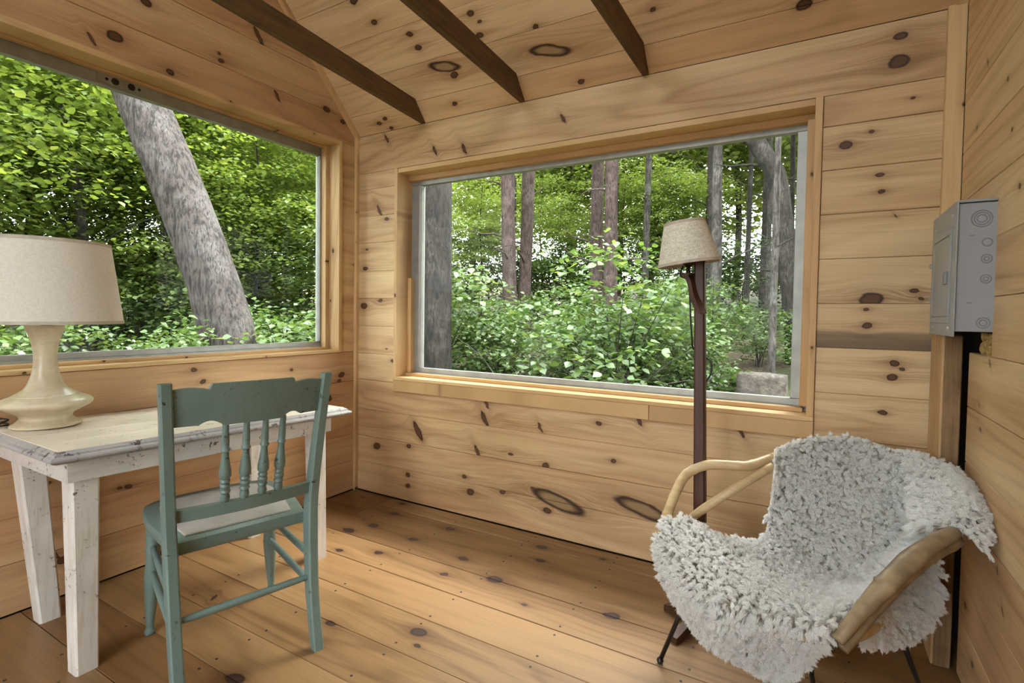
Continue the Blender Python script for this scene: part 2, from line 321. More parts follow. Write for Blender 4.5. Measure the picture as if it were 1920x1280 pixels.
def plank(parent, key, poly, mat, tone=None, thick=.018, ch=.0024, gap=.0009, lift=0, stain=0, name='plank', nrand=2, top=.0):
    O,X,Y,N = FR[key]; us = [p[0] for p in poly]; vs = [p[1] for p in poly]
    cu,cv = (min(us)+max(us))/2, (min(vs)+max(vs))/2
    gap *= rng.uniform(.15,1.35); ch *= rng.uniform(.4,1.1)
    loc = [(p[0]-cu, p[1]-cv) for p in poly]; A = inset(loc, gap); B = inset(loc, gap+ch)
    n = len(loc); V = [(a.x,a.y,-thick) for a in A]+[(a.x,a.y,-ch) for a in A]+[(b.x,b.y,0) for b in B]
    F = [tuple(range(n))[::-1], tuple(range(2*n,3*n))]
    for L in (0,1): F += [(i+L*n,(i+1)%n+L*n,(i+1)%n+(L+1)*n,i+(L+1)*n) for i in range(n)]
    o = link(name, mesh(name, V, F), None, parent); c = O+X*cu+Y*cv+N*lift
    o.matrix_basis = Matrix(((X.x,Y.x,N.x,c.x),(X.y,Y.y,N.y,c.y),(X.z,Y.z,N.z,c.z),(0,0,0,1)))
    ks = [(u-cu, v-cv, min(r,.038) if key == 'F' else r) for k,u,v,r in KNOTS if k == key and min(us)-.03 < u < max(us)+.03 and min(vs)-abs(r)*.3 < v < max(vs)+abs(r)*.3]
    ks.sort(key=lambda k: -abs(k[2])); ks = ks[:NK]
    if not ks:
        for _ in range(rng.choice((0,1,1,2,3)[:nrand+2])): ks.append((rng.uniform(min(us),max(us))-cu, rng.uniform(min(vs),max(vs))-cv, rng.choice((1,1,-1))*rng.uniform(.006,.016)))
    for i in range(NK): o['k%d'%i] = list(map(float, ks[i])) if i < len(ks) else [0.0, 50.0, 0.0]
    o.data.materials.append(pick(mat, len(ks)))
    o['tone'] = float(rng.uniform(0,.55) if tone is None else tone); o['stain'] = float(stain)
    return o
def rect(a,b,c,d): return [(a,c),(b,c),(b,d),(a,d)]
def struct(name, mb, mat, label, cat): 
    o = mb.build(name, mat); return tag(o, label, cat, kind='structure')
# back wall ------------------------------------------------------
BX0,BX1,BZ0,BZ1 = .322,2.503,.72,1.972       # boxed opening of the back window
b = MB(); T0,T1 = .0185,.15
b.box((-.16,T0,-.3),(BX0+.02,T1,H)).box((BX1-.02,T0,-.3),(W+.16,T1,H)).box((BX0+.02,T0,-.3),(BX1-.02,T1,BZ0)).box((BX0+.02,T0,BZ1-.01),(BX1-.02,T1,H+.12))
wb = struct('wall_back', b, M['dark'], 'knotty pine board wall with the wide window and floor lamp', 'wall')
plank(wb,'B',rect(.0,W,1.972,2.2),'pine',.02)
zs = [1.972,1.872,1.707,1.545,1.372,1.205,1.035,.865,.70]
for i in range(len(zs)-1): plank(wb,'B',rect(0,BX0,zs[i+1],zs[i]),'pine',(.30,.05,.1,.15,.1,.25,.2,.1)[i])
zs = [1.972,1.854,1.688,1.519,1.349,1.179,1.009,.834,.66,.49,.32,.16,.004]
for i in range(len(zs)-1): plank(wb,'B',rect(BX1,W,zs[i+1],zs[i]),'pine',(.35,.05,.15,.05,.1,.15,.1,.15,.3,.3,.3,.3)[i],stain=.85 if i == 5 else 0)
zs = [.70,.518,.35,.187,.006]
for i in range(4): plank(wb,'B',rect(0,BX1,zs[i+1],zs[i]),'pine',(.3,.42,.4,.5)[i])
# left wall ------------------------------------------------------
LY0,LY1,LZ0,LZ1 = -.125,-1.98,.875,2.142
def roofz(y): return H + SL*(-y if y > RY/2 else y-RY)
ZR = roofz(RY/2)
b = MB(); b.box((-.16,RY,-.3),(-.0185,0,LZ0)).box((-.16,LY0,LZ0),(-.0185,.0,LZ1)).box((-.16,RY,LZ0),(-.0185,LY1,LZ1))
b.prism([(RY,LZ1),(0,LZ1),(0,H+.02),(RY/2,ZR+.02),(RY,H+.02)], -.16, -.0185, lambda u,v,w:(w,u,v))
wl = struct('wall_left', b, M['dark'], 'knotty pine gable wall with the picture window behind the white desk', 'wall')
def clip(z0, z1, ya, yb):
    # wall board between z0,z1 from ya(<) to yb, cut by the roof
    P = [(ya,z0),(yb,z0)] ; 
    for z in (z0,z1): pass
    R_ = lambda z: min(0, -(z-H)/SL); L_ = lambda z: max(RY, RY+(z-H)/SL)
    y00,y10 = max(ya,L_(z0)), min(yb,R_(z0)); y01,y11 = max(ya,L_(z1)), min(yb,R_(z1))
    if z0 < H < z1: return [(y00,z0),(y10,z0),(y10,H),(y11,z1),(y01,z1),(y00,H)] if (y11<y10 and y01>y00) else [(y00,z0),(y10,z0),(y11,z1),(y01,z1)]
    return [(y00,z0),(y10,z0),(y11,z1),(y01,z1)]
zs = [.004,.188,.355,.52,.69,.873]
for i in range(5): plank(wl,'L',rect(RY,0,zs[i],zs[i+1]),'pine',(.75,.7,.75,.8,.7)[i])
plank(wl,'L',rect(LY0,-.018,.873,2.142),'pine',.2,nrand=0)
zs = [.873,1.03,1.2,1.37,1.54,1.71,1.88,2.05,2.142]
for i in range(8): plank(wl,'L',rect(RY,LY1,zs[i],zs[i+1]),'pine')
zs = [2.142,2.291,2.487,2.68,2.86,3.03,3.2,3.37,3.54,3.71,3.88,4.05,ZR-.01]
for i in range(12): plank(wl,'L',clip(zs[i],zs[i+1],RY,0),'pine',(.62,.55,.6,.5)[i] if i < 4 else None)
# right wall -----------------------------------------------------
b = MB(); b.prism([(RY,-.3),(0,-.3),(0,H+.02),(RY/2,ZR+.02),(RY,H+.02)], W+.06, W+.16, lambda u,v,w:(w,u,v))
wr = struct('wall_right', b, M['dark'], 'pale pine board wall at the right edge beside the grey panel', 'wall')
zs = [.004,.185,.35,.517,.68,.852,1.022,1.187,1.35,1.517,1.685,1.852,2.02,2.19,2.36,2.53,2.70,2.87,3.04,3.21,3.38,3.55,3.72,3.89,4.05,ZR-.01]
for i in range(len(zs)-1):
    P = clip(zs[i],zs[i+1],RY,0); st = .226 if zs[i] < 1.0 else (.468 if zs[i] < 1.15 else .03)
    P = [(-y,z) for y,z in P][::-1]; P = [(max(u,st),z) for u,z in P]
    if len(P) == 6: P = [(a,z) for a,z in P]
    plank(wr,'R',P,'pine',(.45,.45,.4,.3,.15,.12,.05)[i] if i < 7 else .03,thick=.02)
# rear wall, its unseen glazed door added to light the room ---------------------------
DX0,DX1,DZ1 = .76,2.16,2.13
b = MB(); b.box((-.16,RY-.16,-.3),(DX0,RY-.0185,H)).box((DX1,RY-.16,-.3),(W+.16,RY-.0185,H)).box((DX0,RY-.16,DZ1),(DX1,RY-.0185,H+.1)).box((DX0,RY-.16,-.3),(DX1,RY-.0185,0))
wk = struct('wall_rear', b, M['dark'], 'pine board wall with the added glazed double door, behind the viewer', 'wall')
for i in range(12):
    z0,z1 = i*.1708,(i+1)*.1708
    plank(wk,'K',rect(-DX0,0,z0,z1),'pine'); plank(wk,'K',rect(-W,-DX1,z0,z1),'pine')
plank(wk,'K',rect(-W,0,DZ1,H),'pine')
dr = empty('added_door_1', (DX0,RY-.08,0)); tag(dr, 'unseen glazed double door added for light in the rear wall', 'door', kind='structure')
for k in range(2):
    x0 = .01+k*.695; x1 = x0+.685
    q = MB(); q.box((x0,-.02,.01),(x0+.07,.02,2.12),.003).box((x1-.07,-.02,.01),(x1,.02,2.12),.003).box((x0+.07,-.02,.01),(x1-.07,.02,.12),.003).box((x0+.07,-.02,2.05),(x1-.07,.02,2.12),.003)
    leaf = q.build('door_leaf', pick('trim',0), dr); q = MB(); q.box((x0+.07,-.002,.12),(x1-.07,.002,2.05)); q.build('pane', M['glass'], leaf)
# floor ----------------------------------------------------------
b = MB(); b.box((-.16,RY-.16,-.3),(W+.16,.15,-.03)); fl = struct('floor', b, M['dark'], 'varnished wide pine plank floor with dark knots', 'floor')
ys = [0,-.125,-.31,-.503,-.69,-.88,-1.07,-1.257,-1.43,-1.62,-1.81,-2.0,-2.19,-2.38,-2.57,-2.76,-2.95,-3.14,-3.33,-3.52,-3.71,RY]
nail = None
def nails(p, key, uu, v0, v1, cu, cv):
    global nail
    if nail is None: nail = MB().lathe([(.0046,0),(.0046,.0009),(.003,.0014)],8).build('nail', M['nail']); nail_me = nail.data; bpy.data.objects.remove(nail); nail = nail_me
    for u in uu:
        for v in (v0+.03, v1-.03):
            o = link('nail', nail, None, p); o.location = (u-cu+rng.uniform(-.008,.008), v-cv+rng.uniform(-.006,.006), -.0002)
for i in range(len(ys)-1):
    cuts = [0,W+.04]
    if i == 0: cuts = [0,.315,W+.04]
    elif i == 1: cuts = [0,.315,W+.04]
    elif i == 7: cuts = [0,1.95,W+.04]
    elif i in (9,12,15): cuts = [0,1.3,W+.04]
    elif i == 4: cuts = [0,2.35,W+.04]
    for a,c in zip(cuts[:-1],cuts[1:]):
        p = plank(fl,'F',rect(a,c,ys[i+1],ys[i]),'pine_floor',(.1,.2,.35,.2,.35,.25,.2,.3,.75,.45)[i] if i < 10 and a < 1 and not (i < 2 and a == 0) else (.9 if i < 2 and a == 0 else None),thick=.028,ch=.0016,gap=(.0011 if i%3 else .0018),nrand=1)
        if i < 11: nails(p,'F',[u for u in (.42,.86,1.30,1.74,2.18,2.62) if a+.05 < u < c-.05],ys[i+1],ys[i],(a+c)/2,(ys[i]+ys[i+1])/2)
# ceiling --------------------------------------------------------
L_ = -RY/2*n_
SV0,SV1,SU = .85,1.57,((-2.60,-1.62),(-1.30,-.32))       # two unseen roof windows added in the rear slope to brighten the room
b = MB()
for s in (0,1):
    O,X,Y,N = FR['CD'[s]]; q0 = -.16 if s == 0 else -W-.16
    fq = lambda u,v,w:O+X*u+Y*v+N*w
    if s == 0: b.prism(rect(q0,q0+W+.32,-.2,L_+.02), -.0985, -.0185, fq)
    else:
        b.prism(rect(q0,q0+W+.32,-.2,SV0), -.0985, -.0185, fq); b.prism(rect(q0,q0+W+.32,SV1,L_+.02), -.0985, -.0185, fq)
        for a_,c_ in ((q0,SU[0][0]),(SU[0][1],SU[1][0]),(SU[1][1],.16)): b.prism(rect(a_,c_,SV0,SV1), -.0985, -.0185, fq)
cl = struct('ceiling', b, M['dark'], 'sloping pine board ceiling above the windows', 'ceiling')
vs_ = [.0,.125,.305,.488,.669,.85,1.03,1.21,1.39,1.57,1.75,1.93,2.11,2.29,2.47,2.65,L_]
for s in (0,1):
    for i in range(len(vs_)-1):
        u0 = 0 if s == 0 else -W
        if s == 1 and SV0-.01 < vs_[i] < SV1-.01:
            for a_,c_ in ((-W,SU[0][0]),(SU[0][1],SU[1][0]),(SU[1][1],0)): plank(cl,'D',rect(a_,c_,vs_[i],vs_[i+1]),'pine_ceiling')
            continue
        plank(cl,'CD'[s],rect(u0,u0+W,vs_[i],vs_[i+1]),'pine_ceiling',(.55,.15,.2,.3,.25)[i] if i < 5 and s == 0 else None,gap=.0012)
O,X,Y,N = FR['D']; fq = lambda u,v,w:O+X*u+Y*v+N*w
for k,(a_,c_) in enumerate(SU):
    ct = fq((a_+c_)/2,(SV0+SV1)/2,-.05); r = empty('window_%d'%(k+3), ct); tag(r, ('unseen roof window added for light in the rear slope, right of the two','unseen roof window added for light in the rear slope, left of the two')[k], 'window', kind='structure')
    q = MB()
    for l_,r_,t0_,t1_ in ((a_,a_+.05,SV0,SV1),(c_-.05,c_,SV0,SV1),(a_+.05,c_-.05,SV0,SV0+.05),(a_+.05,c_-.05,SV1-.05,SV1)): q.prism(rect(l_,r_,t0_,t1_),-.10,-.012,fq)
    o = q.build('frame',None,None,origin=ct); o.data.materials.append(pick('trim',0)); o.parent = r; o.location = (0,0,0)
    q = MB(); q.prism(rect(a_+.05,c_-.05,SV0+.05,SV1-.05),-.062,-.058,fq); o = q.build('pane',M['glass'],None,origin=ct); o.parent = r; o.location = (0,0,0)
# trims ----------------------------------------------------------
def board(name, lo, hi, mat='trim', parent=None, tone=.2, ax=0, ch=.0015, knots=()):
    # a milled board as one mesh whose local X runs along its length
    lo,hi = Vector(lo),Vector(hi); c = (lo+hi)/2; d = (hi-lo)/2
    perm = {0:((1,0,0),(0,1,0),(0,0,1)),1:((0,1,0),(0,0,1),(1,0,0)),2:((0,0,1),(1,0,0),(0,1,0))}[ax]
    X,Y,Z = map(Vector, perm); e = Vector((abs(d.dot(X)),abs(d.dot(Y)),abs(d.dot(Z))))
    o = MB().box(-e, e, ch).build(name, None, parent)
    m = Matrix(((X.x,Y.x,Z.x,c.x),(X.y,Y.y,Z.y,c.y),(X.z,Y.z,Z.z,c.z),(0,0,0,1)))
    o.matrix_basis = m
    ks = [(rng.uniform(-e.x,e.x), rng.uniform(-e.y,e.y), rng.uniform(.004,.009)) for _ in range(int(e.x*2*1.4))][:NK] if not knots else knots
    for i in range(NK): o['k%d'%i] = list(map(float, ks[i])) if i < len(ks) else [0.0,50.0,0.0]
    o.data.materials.append(pick(mat, len(ks))); o['tone'] = float(tone); o['stain'] = 0.0
    return o
t = board('trim_1', (.0,-.022,.0),(.022,0,H), ax=2); tag(t, 'narrow upright corner batten between the two window walls', 'trim', kind='structure')
t = board('trim_2', (W-.052,-.026,1.455),(W,0,H), ax=2); tag(t, 'narrow upright corner batten above the grey panel', 'trim', kind='structure')
O,X,Y,N = FR['C']
for nm,u0,u1,lab in (('trim_3',.0,.032,'sloping batten between left gable wall and ceiling'),('trim_4',W-.03,W,'sloping batten between right gable wall and ceiling')):
    o = board(nm, (0,-.016,-.011),(L_,.016,.011), ax=0); c = O+X*((u0+u1)/2)+N*.011
    o.matrix_basis = Matrix.Translation(c+Y*(L_/2)) @ Matrix(((Y.x,-X.x,N.x,0),(Y.y,-X.y,N.y,0),(Y.z,-X.z,N.z,0),(0,0,0,1)))
    tag(o, lab, 'trim', kind='structure')
# ---------------------------------------------------------------- windows
w1 = empty('window_1', (0,-1.05,.875)); tag(w1, 'large picture window behind the white desk', 'window', kind='structure')
w2 = empty('window_2', (1.41,0,.72)); tag(w2, 'wide picture window behind the floor lamp', 'window', kind='structure')
def wboard(root, *a, **k):
    o = board(*a, parent=None, **k); m = o.matrix_basis.copy(); o.parent = root; o.matrix_basis = Matrix.Translation(-root.location) @ m; return o
def wbox(root, name, lo, hi, mat, ch=.002):
    c = (Vector(lo)+Vector(hi))/2
    o = MB().box(lo,hi,ch).build(name, M[mat], None, origin=c); o.parent = root; o.location = c-root.location; return o
# back window: boxed jambs, stops, aluminium frame, pane
D = .135
wboard(w2,'jamb',(BX0,-.012,BZ0+.018),(BX0+.024,D,BZ1-.004),ax=2,tone=.1,knots=[(-.13,0,.012),(.35,.02,.011),(.0,.05,.006)])
wboard(w2,'jamb',(BX1-.026,-.012,BZ0+.018),(BX1,D,BZ1),ax=2,tone=.5)
wboard(w2,'head',(BX0+.024,-.006,BZ1-.03),(BX1-.026,D,BZ1-.004),ax=0,tone=.3)
wboard(w2,'sill',(BX0+.0,-.02,BZ0),(BX1,D,BZ0+.018),ax=0,tone=.4)
wboard(w2,'apron',(BX0+.004,-.016,.652),(1.86,.0,BZ0),ax=0,tone=.3)
wboard(w2,'apron',(1.862,-.016,.652),(BX1,.0,BZ0),ax=0,tone=.3)
wboard(w2,'stop',(BX0+.024,.085,BZ1-.06),(BX1-.026,.118,BZ1-.03),ax=0,tone=.55)
wboard(w2,'stop',(BX1-.052,.06,BZ0+.045),(BX1-.026,.118,BZ1-.06),ax=2,tone=.7)
wboard(w2,'stop',(BX0+.024,.07,BZ0+.018),(BX1-.04,.118,BZ0+.036),ax=0,tone=.8)
wboard(w2,'stop',(BX0+.024,.085,BZ0+.036),(BX0+.05,.118,1.33),ax=2,tone=.2)
ay0,ay1 = .118,.152
wbox(w2,'frame_rail',(.345,ay0,1.888),(2.475,ay1,1.93),'alu'); wbox(w2,'frame_rail',(.345,ay0,.742),(2.475,ay1,.786),'alu')
wbox(w2,'frame_bead',(.40,ay0-.012,.742),(2.43,ay0,.760),'alu',.003)
wbox(w2,'frame_stile',(.345,ay0,.786),(.424,ay1,1.888),'alu'); wbox(w2,'frame_stile',(2.415,ay0,.786),(2.475,ay1,1.888),'alu')
wbox(w2,'frame_bead',(.410,ay0-.01,.786),(.424,ay0,1.888),'alu',.003)
wbox(w2,'pane',(.424,.133,.786),(2.415,.137,1.888),'glass',0)
# left window
x0,x1 = -.152,-.122
wboard(w1,'jamb',(-.135,LY0-.024,LZ0),(.012,LY0,LZ1),ax=2,tone=.1,knots=[(-.02,.02,.016),(-.32,.0,.008)])
wboard(w1,'jamb',(-.135,LY1,LZ0),(.012,LY1+.024,LZ1),ax=2,tone=.1)
wboard(w1,'head',(-.135,LY1+.024,LZ1-.026),(.014,LY0-.024,LZ1),ax=1,tone=.3)
wboard(w1,'sill',(-.135,LY1+.024,LZ0),(.016,LY0-.024,LZ0+.016),ax=1,tone=.35)
wboard(w1,'stop',(-.118,LY0-.05,LZ0+.016),(-.075,LY0-.024,LZ1-.026),ax=2,tone=.15)
wboard(w1,'stop',(-.118,LY1+.024,LZ1-.034),(-.085,LY0-.024,LZ1-.026),ax=1,tone=.55)
wboard(w1,'stop',(-.118,LY1+.024,LZ0+.016),(-.06,LY0-.024,LZ0+.03),ax=1,tone=.8)
top = wbox(w1,'frame_rail',(x0,LY1+.024,2.058),(x1,LY0-.024,2.125),'alu'); wbox(w1,'frame_rail',(x0,LY1+.024,.893),(x1,LY0-.024,.938),'alu')
wbox(w1,'frame_bead',(x1,LY1+.06,.897),(x1+.012,LY0-.045,.915),'alu',.003)
wbox(w1,'frame_stile',(x0,LY0-.062,.938),(x1,LY0-.024,2.058),'alu'); wbox(w1,'frame_stile',(x0,LY1+.024,.938),(x1,LY1+.064,2.058),'alu')
wbox(w1,'frame_bead',(x1,LY0-.062,.938),(x1+.008,LY0-.05,2.058),'alu',.003)
wbox(w1,'pane',(-.139,LY1+.064,.938),(-.135,LY0-.062,2.058),'glass',0)
pl = MB().box((-.0015,-.086,-.019),(.0015,.086,.019)).build('latch_plate', M['alu'], w1); pl.location = Vector((x1+.0015,-1.232,2.090))-w1.location
for yy,r in ((-.055,.006),(-.022,.0145),(.043,.0145),(.075,.006)):
    h = MB().lathe([(r,0),(r,.0012)],20,axis=(1,0,0)).build('hole', M['dark'], pl); h.location = (.0012,yy*.95,0)
# ---------------------------------------------------------------- joists
for i,(xx,dx,rise) in enumerate(((.530,.045,.035),(1.176,.03,.034),(1.809,.005,.015))):
    q = MB(); hh = .098; L = -RY-.14; th = .015
    pol = [(0,0),(-hh/SL,hh),(-L,hh),(-L,0)]
    y_ = lambda u: u
    q.prism(pol, -th, th, lambda u,v,w:(xx+w-dx*u, u, H+.001+v-rise*u if u > RY/2 else H+.001+v+rise*(u-RY)))
    # split at the middle so that the slight crown stays within the walls
    q = MB(); pol2 = [(0,0),(RY/2,0),(RY+.02,0),(RY+.02+hh/SL,hh),(RY/2,hh),(-hh/SL,hh)]
    up = lambda u: rise*(-u) if u > RY/2 else rise*(u-RY)
    n = len(pol2); vs = [(xx+w-dx*max(u,RY/2), u-.002, H+.001+v+up(u)) for w in (-th,th) for u,v in pol2]
    q.add(vs, [(0,1,4,5),(1,2,3,4),(11,10,7,6),(10,9,8,7)]+[(j,j+n,(j+1)%n+n,(j+1)%n) for j in range(n)])
    o = q.build('ceiling_joist', M['joist']); 
    tag(o, ('dark weathered ceiling joist nearest the left gable wall','middle one of the three dark ceiling joists','dark ceiling joist farthest right, above the floor lamp')[i], 'joist', 'dark joists under the sloping ceiling')
# ---------------------------------------------------------------- electrical panel on the right wall
PX = 2.832
pn = empty('electrical_panel', (W,-.30,1.09)); tag(pn, 'grey steel electrical breaker panel mounted on the right wall', 'electrical panel')
def sub(mb, name, mat, root, c, smooth=False):
    o = mb.build(name, M[mat], None, origin=Vector(c)); o.parent = root; o.location = Vector(c)-root.location
    if smooth: auto(o)
    return o
y0,y1,z0,z1 = -.485,-.135,1.075,1.452
q = MB().box((PX+.004,y0+.012,z0+.015),(W+.02,y1-.012,z1-.008),.002); body = sub(q,'box_body','steel_grey',pn,(PX+.05,(y0+y1)/2,(z0+z1)/2))
q = MB().box((PX,y0-.0,z0),(PX+.004,y1,z1),.0012); cov = sub(q,'cover','steel_grey',pn,(PX,(y0+y1)/2,(z0+z1)/2))
q = MB().box((PX+.004,y0+.008,z1-.006),(W,y1,z1+.001),.001); sub(q,'top_flange','steel_grey',pn,(PX+.04,(y0+y1)/2,z1))
def psub(par, mb, name, mat, c):
    o = mb.build(name, M[mat], None, origin=Vector(c)); o.parent = par; o.location = Vector(c)-(par.location+pn.location); return o
# raised border and door of the cover
dy0,dy1,dz0,dz1 = y0+.07,y1-.05,z0+.055,z1-.085
q = MB(); e = .018
for lo,hi in (((dy0-e,dz0-e),(dy1+e,dz0)),((dy0-e,dz1),(dy1+e,dz1+e)),((dy0-e,dz0),(dy0,dz1)),((dy1,dz0),(dy1+e,dz1))): q.box((PX-.004,lo[0],lo[1]),(PX+.001,hi[0],hi[1]),.0015)
psub(cov,q,'door_frame','steel_grey',(PX-.002,(dy0+dy1)/2,(dz0+dz1)/2))
q = MB().box((PX-.003,dy0+.003,dz0+.003),(PX+.0005,dy1-.003,dz1-.003),.001); psub(cov,q,'panel_door','steel_grey',(PX-.002,(dy0+dy1)/2,(dz0+dz1)/2))
q = MB().box((PX-.009,dy0+.008,1.225),(PX-.002,dy0+.045,1.262),.002).box((PX-.011,dy0+.016,1.235),(PX-.008,dy0+.032,1.252),.001); psub(cov,q,'latch','steel_mark',(PX-.006,dy0+.026,1.243))
for yy,zz in ((y0+.05,z1-.035),(y1-.06,z1-.045),(y0+.06,z0+.022),(y1-.06,z0+.022)):
    q = MB().lathe([(.006,0),(.006,.0015),(.003,.0035)],12,base=(PX,yy,zz),axis=(-1,0,0)); psub(cov,q,'screw','screw',(PX,yy,zz))
for zz in (1.19,1.30):
    q = MB().box((PX-.006,y1-.004,zz-.008),(PX+.002,y1+.006,zz+.008),.002); psub(cov,q,'hinge','steel_grey',(PX,y1,zz))
# knockouts on the side that faces the room
ys_ = y0+.012
def ring(cx, cz, r, w, n=28):
    q = MB(); vs = []; fs = []
    for i in range(n):
        t = 2*PI*i/n
        for rr,dd in ((r-w,0),(r-w*.5,.0012),(r,0)): vs.append((cx+rr*math.cos(t), ys_-dd-.0001, cz+rr*math.sin(t)))
    for i in range(n):
        j = (i+1)%n
        for k in (0,1): fs.append((i*3+k,j*3+k,j*3+k+1,i*3+k+1))
    return q.add(vs,fs)
for cx,cz,rs in ((2.887,1.400,(.024,.018,.012)),(2.9,1.335,(.012,)),(2.9,1.29,(.013,.007)),(2.9,1.235,(.013,.007)),(2.898,1.115,(.016,.010))):
    for r in rs: psub(body, ring(cx,cz,r,.0035), 'knockout', 'steel_mark', (cx,ys_,cz))
for cz in (1.355,1.17):
    q = MB().box((2.862,ys_-.0012,cz-.002),(2.874,ys_+.001,cz+.002),.0005); psub(body,q,'embossed_tab','steel_mark',(2.868,ys_,cz))
# upright stud below the panel: a pale planed face over a rough brown edge
st = empty('wall_stud', (2.885,-.12,0)); tag(st, 'upright brown timber stud under the grey panel', 'stud')
sub(MB().box((2.862,-.217,0),(2.906,-.02,1.072),.003),'timber','post',st,(2.885,-.12,.53))
sub(MB().box((2.855,-.212,0),(2.862,-.02,1.072),.001),'planed_face','post_light',st,(2.858,-.12,.53))
ins = NT('yellow_insulation'); nz = ins.noise(ins.coord(), 45, 5, .7); M['ins'] = ins.done(ins.mix(ins.ramp(nz,.35,.65),(.40,.25,.07),(.80,.60,.26)), 1, bump=nz, bstr=1, bdist=.02)
rg = random.Random(2); q = MB()
n1,n2 = 16,10; vs = [(W+.020-.014*rg.random(), -.30-.20*i/n1, 1.0+.085*j/n2) for i in range(n1+1) for j in range(n2+1)]
fs = [(i*(n2+1)+j,(i+1)*(n2+1)+j,(i+1)*(n2+1)+j+1,i*(n2+1)+j+1) for i in range(n1) for j in range(n2)]
io = q.add(vs,fs).build('insulation', M['ins']); tag(io, 'tuft of yellow insulation in the wall gap below the grey panel', 'insulation')
# ---------------------------------------------------------------- white desk
DX,DY = .30,-1.2
dk = empty('writing_desk', (DX,DY,0)); tag(dk, 'chipped white painted wooden desk against the left wall', 'desk')
def zt(y): return .684+(-.70-y)*.024                       # the top falls a little toward the far end
def warp(mb, x0=0):
    for v in mb.v: v.z += zt(v.y)
    return mb
FX,NY,FY = .672,-1.752,-.655
# moulded rim: profile swept round the four sides of the top
prof = [(0,0),(-.012,0),(-.004,-.005),(-.004,-.010),(.004,-.014),(.004,-.020),(-.004,-.026),(-.018,-.030),(-.03,-.030)]
prof = [(-.06,0),(-.024,0),(-.020,-.003),(-.014,-.007),(-.013,-.012),(-.004,-.015),(0,-.020),(0,-.025),(-.006,-.030),(-.014,-.033),(-.02,-.036),(-.06,-.036)]
cor = [(FX,NY),(FX,FY),(.028,FY),(.028,NY)]; sg = [(1,-1),(1,1),(-1,1),(-1,-1)]
q = MB(); vs = []; fs = []; m_ = len(prof)
for (cx,cy),(sx,sy) in zip(cor,sg): vs += [(cx+sx*a, cy+sy*a, h) for a,h in prof]
for i in range(4):
    j = (i+1)%4
    for k in range(m_): fs.append((i*m_+k,j*m_+k,j*m_+(k+1)%m_,i*m_+(k+1)%m_))
q.add(vs,fs); sub(warp(q),'rim_moulding','white_edge',dk,(DX,DY,.68))
bx = [.055,.20,.345,.49,FX-.026]
for i in range(4):
    q = MB().box((bx[i]+.0008,NY+.026,-.02),(bx[i+1]-.0008,FY-.026,.0015),.0015); sub(warp(q),'top_board','desk_top',dk,((bx[i]+bx[i+1])/2,DY,.69))
ax0,ax1,ay0_,ay1_ = .06,.615,-1.695,-.725
for nm,lo,hi in (('apron',(ax1-.02,ay0_,-.104),(ax1,ay1_,-.034)),('apron',(ax0,ay0_,-.104),(ax0+.02,ay1_,-.034)),('apron',(ax0,ay0_-.001,-.104),(ax1-.001,ay0_+.018,-.034)),('apron',(ax0,ay1_-.018,-.104),(ax1-.001,ay1_+.001,-.034))):
    c = (Vector(lo)+Vector(hi))/2; q = MB().box(lo,hi,.0015); sub(warp(q),nm,'white_apron',dk,(c.x,c.y,.62))
for (tx,ty),(fx,fy),(tw,fw) in (((.556,-1.640),(.562,-1.640),(.074,.062)),((.125,-1.632),(.13,-1.585),(.076,.064)),((.560,-.768),(.566,-.760),(.068,.060)),((.10,-.77),(.10,-.77),(.066,.06))):
    a,b_ = tw/2,fw/2; zt_ = zt(ty)-.10; c = .006
    vs = []
    for cx,cy,h,z in ((fx,fy,b_,0),(fx,fy,b_,.002),(tx,ty,a,zt_),(tx,ty,a,zt_+.06)):
        vs += [(cx-h+c,cy-h,z),(cx+h-c,cy-h,z),(cx+h,cy-h+c,z),(cx+h,cy+h-c,z),(cx+h-c,cy+h,z),(cx-h+c,cy+h,z),(cx-h,cy+h-c,z),(cx-h,cy-h+c,z)]
    fs = [tuple(range(8))[::-1],tuple(range(24,32))]+[(k*8+i,k*8+(i+1)%8,k*8+8+(i+1)%8,k*8+8+i) for k in range(3) for i in range(8)]
    sub(MB().add(vs,fs),'leg','white_paint',dk,((tx+fx)/2,(ty+fy)/2,.3))
# ---------------------------------------------------------------- table lamp on the desk
LX,LYY = .185,-1.600; LZ = zt(LYY)+.0045
tl = empty('table_lamp', (LX,LYY,LZ)); tag(tl, 'cream ceramic table lamp with drum shade on the white desk', 'lamp')
K = .0155/8
prof = [(.094,0),(.097,.004),(.094,.009),(.078,.021),(.072,.030),(.076,.041),(.100,.056),(.124,.070),(.131,.080),(.127,.090),(.108,.100),(.092,.106),(.091,.108),(.078,.116),(.060,.130),(.048,.150),(.039,.178),(.034,.205),(.0325,.235),(.034,.265),(.039,.295),(.046,.318),(.052,.333),(.0545,.343),(.053,.349)]
prof2 = catmull(prof, 90); q = MB().lathe([(max(a,.001),b_) for a,b_ in prof2],40); o = q.build('base', M['ceramic'], tl, True)
o = auto(MB().lathe([(.014,.345),(.014,.40),(.02,.405),(.02,.44)],16).build('socket', M['brass'], tl))
